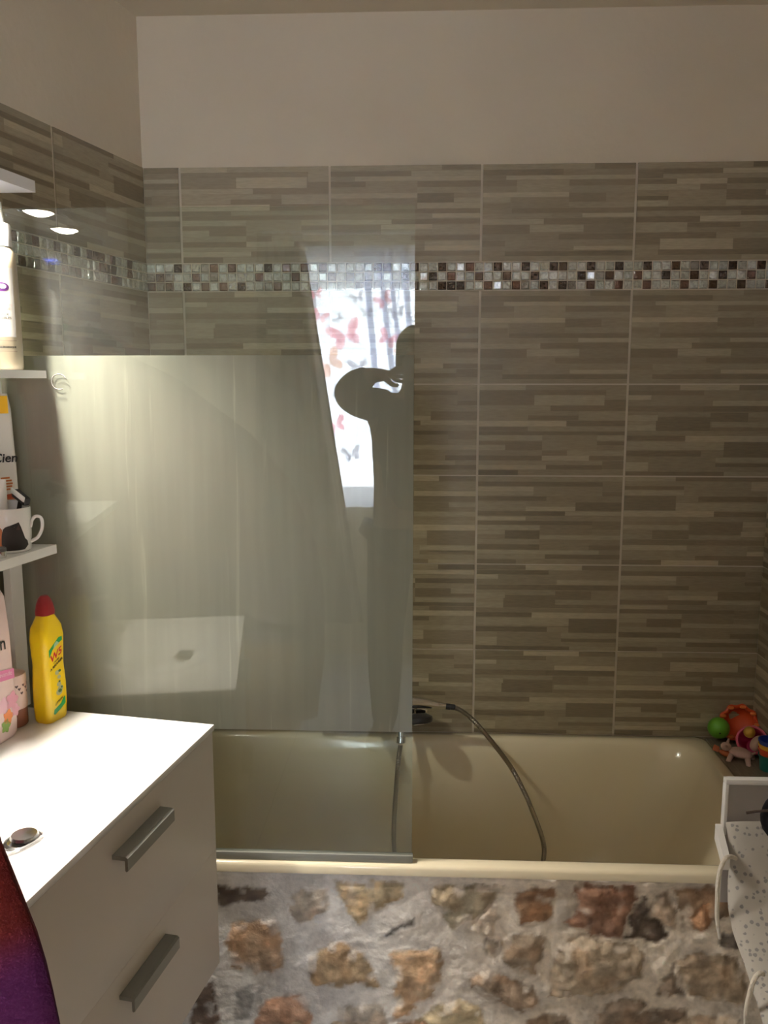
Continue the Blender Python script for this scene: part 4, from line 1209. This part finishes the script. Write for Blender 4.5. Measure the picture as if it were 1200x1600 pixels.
# ------------------------------------------------------------------ towels on hooks along the left wall
def hook(name_, lab_, y, z):
    h = wallx(y)
    t = thing('wall_hook', lab_, 'hook', (h, y, z))
    n_ = EN
    p0 = Vector((h, y, z))
    MB().lathe([(.001, .0005), (.016, .0005), (.016, .004), (.001, .005)], p0 + n_ * .006 if y > -1.62 else p0, n_).build('plate', M['chrome'], t)
    o = .006 if y > -1.62 else 0
    MB().tube([p0 + n_ * (o + .004), p0 + n_ * (o + .035) + Vector((0, 0, -.008)), p0 + n_ * (o + .045) + Vector((0, 0, .018))], [.005, .005, .006], 10, 5).build('peg', M['chrome'], t)
    return t
def hang(y, ztop, table, nfold, seed, width, fold=.25):
    """hanging cloth: table of (z, reach from wall, half width along the wall)"""
    mb = MB()
    n_ = 72
    rings = []
    zs_ = np.linspace(0, 1, 46)
    for t_ in zs_:
        z = ztop + (table[-1][0] - ztop) * t_
        tab = sorted([(-a, c, d) for a, c, d in table])
        _, reach, hw = interp(tab, -z)
        ring = []
        for k in range(n_):
            a = 2 * math.pi * k / n_
            f = 1 + fold * math.sin(nfold * a + seed) * min(1, t_ * 3 + .1) + .10 * noise.noise(Vector((math.cos(a) * 2, math.sin(a) * 2, z * 2.2 + seed)))
            c0 = Vector((wallx(y), y, z)) + EN * (.016 + reach / 2)
            p_ = c0 + EN * (math.cos(a) * reach / 2 * (1 if math.cos(a) < 0 else f) ) + EU * (math.sin(a) * hw * f)
            ring.append(p_)
        rings.append(ring)
    mb.loft(rings)
    return mb
def towel_material():
    m, nt, p, out = _nt('printed_terry')
    L = nt.links
    tc = N(nt, 'ShaderNodeTexCoord')
    nz = N(nt, 'ShaderNodeTexNoise')
    nz.inputs['Scale'].default_value = 1.6
    nz.inputs['Detail'].default_value = 1.5
    L.new(tc.outputs['Object'], nz.inputs['Vector'])
    sx = N(nt, 'ShaderNodeSeparateXYZ')
    L.new(tc.outputs['Object'], sx.inputs[0])
    ad = N(nt, 'ShaderNodeMath', operation='MULTIPLY_ADD')
    ad.inputs[1].default_value = .35
    L.new(nz.outputs[0], ad.inputs[0])
    L.new(sx.outputs['Z'], ad.inputs[2])
    rp = N(nt, 'ShaderNodeValToRGB')
    rp.color_ramp.interpolation = 'EASE'
    e = rp.color_ramp.elements
    e[0].position, e[0].color = TOWEL_RAMP[0][0], (*TOWEL_RAMP[0][1], 1)
    e[1].position, e[1].color = TOWEL_RAMP[1][0], (*TOWEL_RAMP[1][1], 1)
    for pos, c in TOWEL_RAMP[2:]:
        k = e.new(pos)
        k.color = (*c, 1)
    L.new(ad.outputs[0], rp.inputs[0])
    L.new(rp.outputs[0], p.inputs['Base Color'])
    p.inputs['Roughness'].default_value = 1
    p.inputs['Specular IOR Level'].default_value = .1
    n2 = N(nt, 'ShaderNodeTexNoise')
    n2.inputs['Scale'].default_value = 420
    L.new(tc.outputs['Object'], n2.inputs['Vector'])
    bp = N(nt, 'ShaderNodeBump')
    bp.inputs['Strength'].default_value = .5
    bp.inputs['Distance'].default_value = .004
    L.new(n2.outputs[0], bp.inputs['Height'])
    L.new(bp.outputs[0], p.inputs['Normal'])
    return m
TOWEL_RAMP = [(.0, (.45, .26, .05)), (.47, (.40, .23, .05)), (.51, (.060, .012, .050)), (.745, (.060, .010, .040)), (.79, (.085, .010, .007)), (1., (.095, .010, .007))]
hook('h', 'chrome wall hook carrying the red towel', -1.47, 1.775)
tw = thing('beach_towel', 'dark red towel with purple and mustard print hanging at the left edge', 'towel', (wallx(-1.47), -1.47, .5))
hang(-1.47, 1.785, [(1.785, .035, .02), (1.74, .10, .05), (1.62, .34, .08), (1.45, .545, .10), (1.30, .655, .11), (1.10, .708, .115), (.90, .732, .12), (.70, .745, .12), (.52, .745, .12)], 7, .3, .2, .10).build('cloth', towel_material(), tw, angle=80)
hook('h', 'chrome wall hook carrying the green bathrobe', -1.98, 1.795)
tw = thing('bathrobe', 'dull green bathrobe hanging on the left wall behind the red towel', 'bathrobe', (wallx(-1.98), -1.98, .6))
hang(-1.98, 1.80, [(1.80, .04, .03), (1.76, .12, .10), (1.6, .20, .17), (1.2, .24, .19), (.62, .26, .22)], 6, 1.3, .2, .16).build('cloth', mat('green_terry', (.10, .20, .15), 1, bump=.4, bscale=300), tw, angle=80)
hook('h', 'chrome wall hook carrying the pink bathrobe', -2.45, 1.795)
tw = thing('bathrobe', 'pale pink bathrobe hanging beyond the green one on the left wall', 'bathrobe', (wallx(-2.45), -2.45, .6))
hang(-2.45, 1.80, [(1.80, .04, .03), (1.76, .12, .10), (1.6, .20, .16), (1.2, .24, .19), (.62, .26, .21)], 6, 2.3, .2, .16).build('cloth', mat('pink_terry', (.50, .30, .28), 1, bump=.4, bscale=300), tw, angle=80)

# ------------------------------------------------------------------ curtains at the window behind the photographer
YC = -3.640
cu = thing('sheer_curtain', 'thin white curtain printed with butterflies, gathered to the right at the window', 'curtain', (-.45, YC, .93))
def sheer_y(x, z):
    t_ = (2.30 - z) / 1.35
    sl = .30 * t_ * t_ + .10 * t_
    xx = x - sl
    f = .004 * math.sin(xx * 26)
    for x0_, w_, a_ in ((-.42, .022, .05), (-.355, .016, .06), (-.31, .02, .05), (-.26, .018, .06), (-.20, .03, .04), (-.12, .02, .05), (-.02, .02, .05), (.08, .02, .05), (.2, .02, .05)):
        f += a_ * math.exp(-((xx - x0_) / w_) ** 2) * min(1, .35 + t_)
    return YC + f * .6
b = MB()
b.grid(lambda u, v: (-.80 + .665 * u, sheer_y(-.80 + .665 * u, .93 + 1.40 * v), .93 + 1.40 * v), 150, 36)
for xa, xb, wa, wb in ((-.475, -.40, .035, .028), (-.395, -.30, .030, .030), (-.345, -.235, .022, .030), (-.270, -.19, .030, .045)):
    pl_ = [(xa, 2.33), (xa + wa, 2.33), (xa + (xb - xa) * .35 + wa, 1.95), (xb + wb, 1.45), (xb, 1.45), (xa + (xb - xa) * .35, 1.95)]
    for dy in (.006, .012):
        b.face([(x, sheer_y(x, z) - dy, z) for x, z in (pl_[0], pl_[1], pl_[2], pl_[5])])
        b.face([(x, sheer_y(x, z) - dy, z) for x, z in (pl_[5], pl_[2], pl_[3], pl_[4])])
BF = [(0, 0), (.10, .12), (.30, .48), (.62, .78), (.95, .80), (1.0, .55), (.80, .20), (.52, .02), (.70, -.18), (.72, -.48), (.50, -.66), (.26, -.50), (.10, -.20)]
flies = [(-.564, 1.861, .095, 20, 1), (-.701, 1.962, .045, -20, 1), (-.724, 2.08, .04, 10, 1), (-.652, 1.71, .085, 35, 2), (-.50, 1.695, .055, 5, 3), (-.335, 1.843, .06, -25, 1), (-.288, 1.977, .045, 10, 3), (-.60, 1.95, .032, 50, 3), (-.648, 1.116, .055, 40, 2),
         (-.535, 1.222, .055, 15, 3), (-.357, 2.045, .05, 30, 1), (-.60, 1.55, .05, -30, 3), (-.62, 1.38, .06, 20, 1), (-.45, 1.98, .035, 0, 3), (-.5, 2.06, .04, 20, 3), (-.25, 1.80, .05, 60, 2), (-.36, 1.5, .06, 0, 3), (-.3, 1.35, .06, 25, 1), (-.22, 1.15, .06, 10, 3)]
for x, z, s, dg_, mi in flies:
    ca_, sa_ = math.cos(R(dg_)), math.sin(R(dg_))
    for side in (-1, 1):
        pts = []
        for px_, pz_ in BF:
            X_, Z_ = side * px_ * s, pz_ * s
            X_, Z_ = X_ * ca_ - Z_ * sa_ + x, X_ * sa_ + Z_ * ca_ + z
            pts.append((X_, sheer_y(X_, Z_) + .0015, Z_))
        try:
            f = b.face(pts if side > 0 else pts[::-1], None, mi)
        except ValueError:
            pass
b.build('cloth', [M['sheer'], sheer('print_pink', (.75, .22, .26), .25, .8), sheer('print_orange', (.80, .38, .22), .25, .8), sheer('print_grey', (.36, .34, .40), .25, .8)], cu, angle=180)
rod = MB()
rod.tube([(-1.02, YC - .012, 2.40), (-.14, YC - .012, 2.40)], .011, 14, 1)
cr = thing('curtain_rod', 'slim white curtain rod above the window', 'curtain rod', (-.5, YC - .012, 2.40))
rod.build('rod', M['white'], cr)
for x in (-1.0, -.16):
    MB().box(x - .012, x + .012, YB + .001, YC - .002, 2.392, 2.408, .002).build('bracket', M['white'], cr)
dr_ = thing('beige_drape', 'heavy beige drape pulled across the left side of the window', 'curtain', (-.85, YC + .05, .2))
b = MB()
def drape_pt(u, v):
    z = 2.385 - 2.1 * v
    x1_ = -.752 + .151 * (2.17 - z)
    x0_ = -1.02 - .06 * v
    x = x0_ + (x1_ - x0_) * u
    return Vector((x, YC + .062 + .018 * math.sin(u * 30 + v) * (1 - .2 * v), z))
b.grid(drape_pt, 70, 30)
b.build('cloth', M['drape'], dr_, angle=180, mods=[('SOLIDIFY', dict(thickness=.003))])
MB().grid(lambda u, v: drape_pt(.90 + .05 * u, v) + Vector((0, .004, 0)), 6, 30).build('hem', mat('pale_hem', (.62, .58, .50), .9), dr_, angle=180, label='paler hem stripe')

# ------------------------------------------------------------------ the photographer
def skin_mesh(name, nodes, edges, mats, parent, root=0, sub=2):
    """one continuous surface grown over a skeleton: nodes = (x, y, z, rx, ry)"""
    me = bpy.data.meshes.new(name)
    me.from_pydata([n_[:3] for n_ in nodes], edges, [])
    o = bpy.data.objects.new(name, me)
    COL.objects.link(o)
    md = o.modifiers.new('skin', 'SKIN')
    md.use_smooth_shade = True
    for k, sv in enumerate(me.skin_vertices[0].data):
        sv.radius = (nodes[k][3], nodes[k][4])
        sv.use_root = (k == root)
    o.modifiers.new('sub', 'SUBSURF').levels = sub
    o.modifiers['sub'].render_levels = sub
    dg = bpy.context.evaluated_depsgraph_get()
    m2 = bpy.data.meshes.new_from_object(o.evaluated_get(dg))
    bpy.data.objects.remove(o)
    o = bpy.data.objects.new(name, m2)
    COL.objects.link(o)
    m2.materials.clear()
    m2.materials.append(mats)
    if parent is not None:
        m2.transform(world_of(parent).inverted())
        o.parent = parent
    m2.shade_smooth()
    return o
pe = thing('person', 'person in dark clothes holding up a phone, mirrored in the shower glass', 'person', (-.19, -2.60, ZF))
skin_m = mat('skin', (.52, .33, .25), .55, sub=.1)
dark_top = mat('dark_sweater', (.030, .030, .034), .9)
dark_leg = mat('dark_trousers', (.022, .024, .030), .9)
PX = -.190
nodes = [(PX, -2.60, 1.02, .165, .12), (PX, -2.61, 1.20, .160, .11), (PX, -2.61, 1.38, .165, .11), (PX + .005, -2.60, 1.515, .115, .075), (PX + .01, -2.585, 1.575, .055, .055), (PX + .015, -2.57, 1.645, .066, .075), (PX + .018, -2.568, 1.715, .078, .092), (PX + .02, -2.575, 1.785, .072, .085), (PX + .02, -2.58, 1.835, .035, .045)]
edges = [(i, i + 1) for i in range(8)]
def chain(start, pts):
    k = start
    for p_ in pts:
        nodes.append(p_)
        edges.append((k, len(nodes) - 1))
        k = len(nodes) - 1
    return k
la = chain(2, [(PX - .140, -2.60, 1.520, .100, .075), (PX - .22, -2.57, 1.530, .076, .064), (-.480, -2.53, 1.560, .054, .052), (-.425, -2.465, 1.605, .052, .048), (-.345, -2.41, 1.640, .034, .030), (-.300, -2.385, 1.645, .028, .016), (-.268, -2.375, 1.640, .034, .014)])
ra = chain(2, [(PX + .165, -2.60, 1.450, .062, .058), (.055, -2.56, 1.38, .050, .048), (.125, -2.50, 1.335, .046, .044), (.080, -2.445, 1.40, .043, .040), (.000, -2.395, 1.485, .030, .026), (-.055, -2.378, 1.520, .028, .016), (-.085, -2.372, 1.535, .034, .014)])
ll = chain(0, [(PX - .095, -2.60, .93, .088, .088), (PX - .105, -2.585, .72, .074, .076), (PX - .115, -2.575, .535, .058, .060), (PX - .118, -2.585, .38, .056, .058), (PX - .118, -2.60, .165, .036, .040), (PX - .12, -2.585, .105, .040, .036), (PX - .135, -2.50, .092, .044, .026), (PX - .145, -2.44, .084, .036, .018)])
rl = chain(0, [(PX + .095, -2.60, .93, .088, .088), (PX + .115, -2.595, .72, .074, .076), (PX + .135, -2.59, .535, .058, .060), (PX + .14, -2.60, .38, .056, .058), (PX + .145, -2.615, .165, .036, .040), (PX + .15, -2.60, .105, .040, .036), (PX + .17, -2.52, .092, .044, .026), (PX + .18, -2.46, .084, .036, .018)])
# fingers close round the phone, thumb from the side of the palm
for s, hnd, base in ((-1, la, Vector((-.268, -2.375, 1.640))), (1, ra, Vector((-.085, -2.372, 1.535)))):
    for k in range(4):
        dz_ = .024 - .016 * k
        ln = (.030, .034, .032, .026)[k]
        d = Vector((-s, 0, 0))
        chain(hnd, [(base.x + d.x * .014, base.y + .014, base.z + dz_, .0095, .0095), (base.x + d.x * (.014 + ln * .55), base.y + .026, base.z + dz_ * 1.05, .0085, .0085), (base.x + d.x * (.014 + ln), base.y + .024, base.z + dz_ * 1.05 - .004, .0075, .0075)])
    chain(hnd - 1, [(base.x + s * .012, base.y - .008, base.z - .034, .011, .011), (base.x - s * .010, base.y - .006, base.z - .044, .0095, .0095), (base.x - s * .026, base.y - .004, base.z - .040, .008, .008)])
body = skin_mesh('body', nodes, edges, skin_m, pe)
# face: joined into the head so that the body stays one surface
hc_ = Vector((PX + .018, -2.568, 1.715))
MB().tube([hc_ + Vector((0, .084, .022)), hc_ + Vector((0, .098, -.004)), hc_ + Vector((0, .104, -.022)), hc_ + Vector((0, .088, -.030))], [.008, .010, .0135, .009], 10, 4).build('nose', skin_m, body)
MB().tube([hc_ + Vector((-.024, .082, -.055)), hc_ + Vector((0, .090, -.054)), hc_ + Vector((.024, .082, -.055))], [.004, .007, .004], 8, 5).build('mouth', mat('lips', (.40, .18, .16), .5), body)
for s in (-1, 1):
    MB().ball(hc_ + Vector((s * .077, -.006, -.004)), (.010, .019, .032), 14).build('ear', skin_m, body)
    MB().ball(hc_ + Vector((s * .030, .078, .024)), (.013, .012, .010), 14).build('eye', mat('eye', (.6, .58, .55), .2), body)
hr = MB()
hcz = Vector((PX + .018, -2.582, 1.742))
rings = []
for i in range(12):
    a = math.pi * .5 * i / 11
    rr_ = math.cos(a)
    rings.append([hcz + Vector((.091 * max(rr_, .02) * math.cos(t_), .106 * max(rr_, .02) * math.sin(t_) * (1 if math.sin(t_) < 0 else .93), -.010 - .075 * (1 if math.sin(t_) < .1 else .0) * (1 - i / 11) ** 2 + .018 * (1 if math.sin(t_) > .1 else 0) * (1 - i / 11) + .112 * math.sin(a))) for t_ in [2 * math.pi * j / 32 for j in range(32)]])
hr.loft(rings)
hr.build('hair', mat('dark_hair', (.02, .014, .010), .6), pe)
def cloth_nodes(ids, grow, extra=None):
    m_ = {i: k for k, i in enumerate(ids)}
    nn = [(*nodes[i][:3], nodes[i][3] + grow, nodes[i][4] + grow) for i in ids]
    ee = [(m_[a], m_[c]) for a, c in edges if a in m_ and c in m_]
    return nn, ee
nl = 9
sw_ids = [0, 1, 2, 3] + list(range(nl, nl + 5)) + list(range(nl + 7, nl + 12))
nn, ee = cloth_nodes(sw_ids, .014)
skin_mesh('sweater', nn, ee, dark_top, pe)
tr_ids = [0] + list(range(nl + 14, nl + 20)) + list(range(nl + 22, nl + 28))
nn, ee = cloth_nodes(tr_ids, .024)
skin_mesh('trousers', nn, ee, dark_leg, pe)
for base_i in (nl + 19, nl + 27):
    a_, c_, d_ = nodes[base_i], nodes[base_i + 1], nodes[base_i + 2]
    b = MB()
    dv = Vector((d_[0] - a_[0], d_[1] - a_[1], 0)).normalized()
    sd = Vector((-dv.y, dv.x, 0))
    o0 = Vector((a_[0], a_[1], ZF))
    prof_ = [(-.075, .030, .001, .075), (-.05, .042, .001, .105), (0, .045, .001, .110), (.06, .047, .001, .075), (.12, .052, .001, .060), (.17, .046, .002, .050), (.20, .028, .008, .036)]
    rg = []
    for t_, w_, zb_, zt_ in prof_:
        c0 = o0 + dv * t_
        rg.append([c0 + sd * (w_ * math.cos(a)) + Vector((0, 0, zb_ + (zt_ - zb_) * (.5 + .5 * math.sin(a)))) for a in [2 * math.pi * j / 16 for j in range(16)]])
    b.loft(rg)
    b.build('shoe', mat('dark_shoe', (.03, .03, .03), .6), pe)
ph = thing('phone', 'dark phone held up in both hands by the photographer', 'phone', (-.184, -2.3505, 1.475))
MB().box(-.222, -.150, -2.3545, -2.3465, 1.478, 1.614, .003).build('case', M['dark'], ph)
MB().box(-.172, -.153, -2.3464, -2.3445, 1.588, 1.606, .002).build('camera_bump', plastic('phonegrey', (.08, .08, .08)), ph)
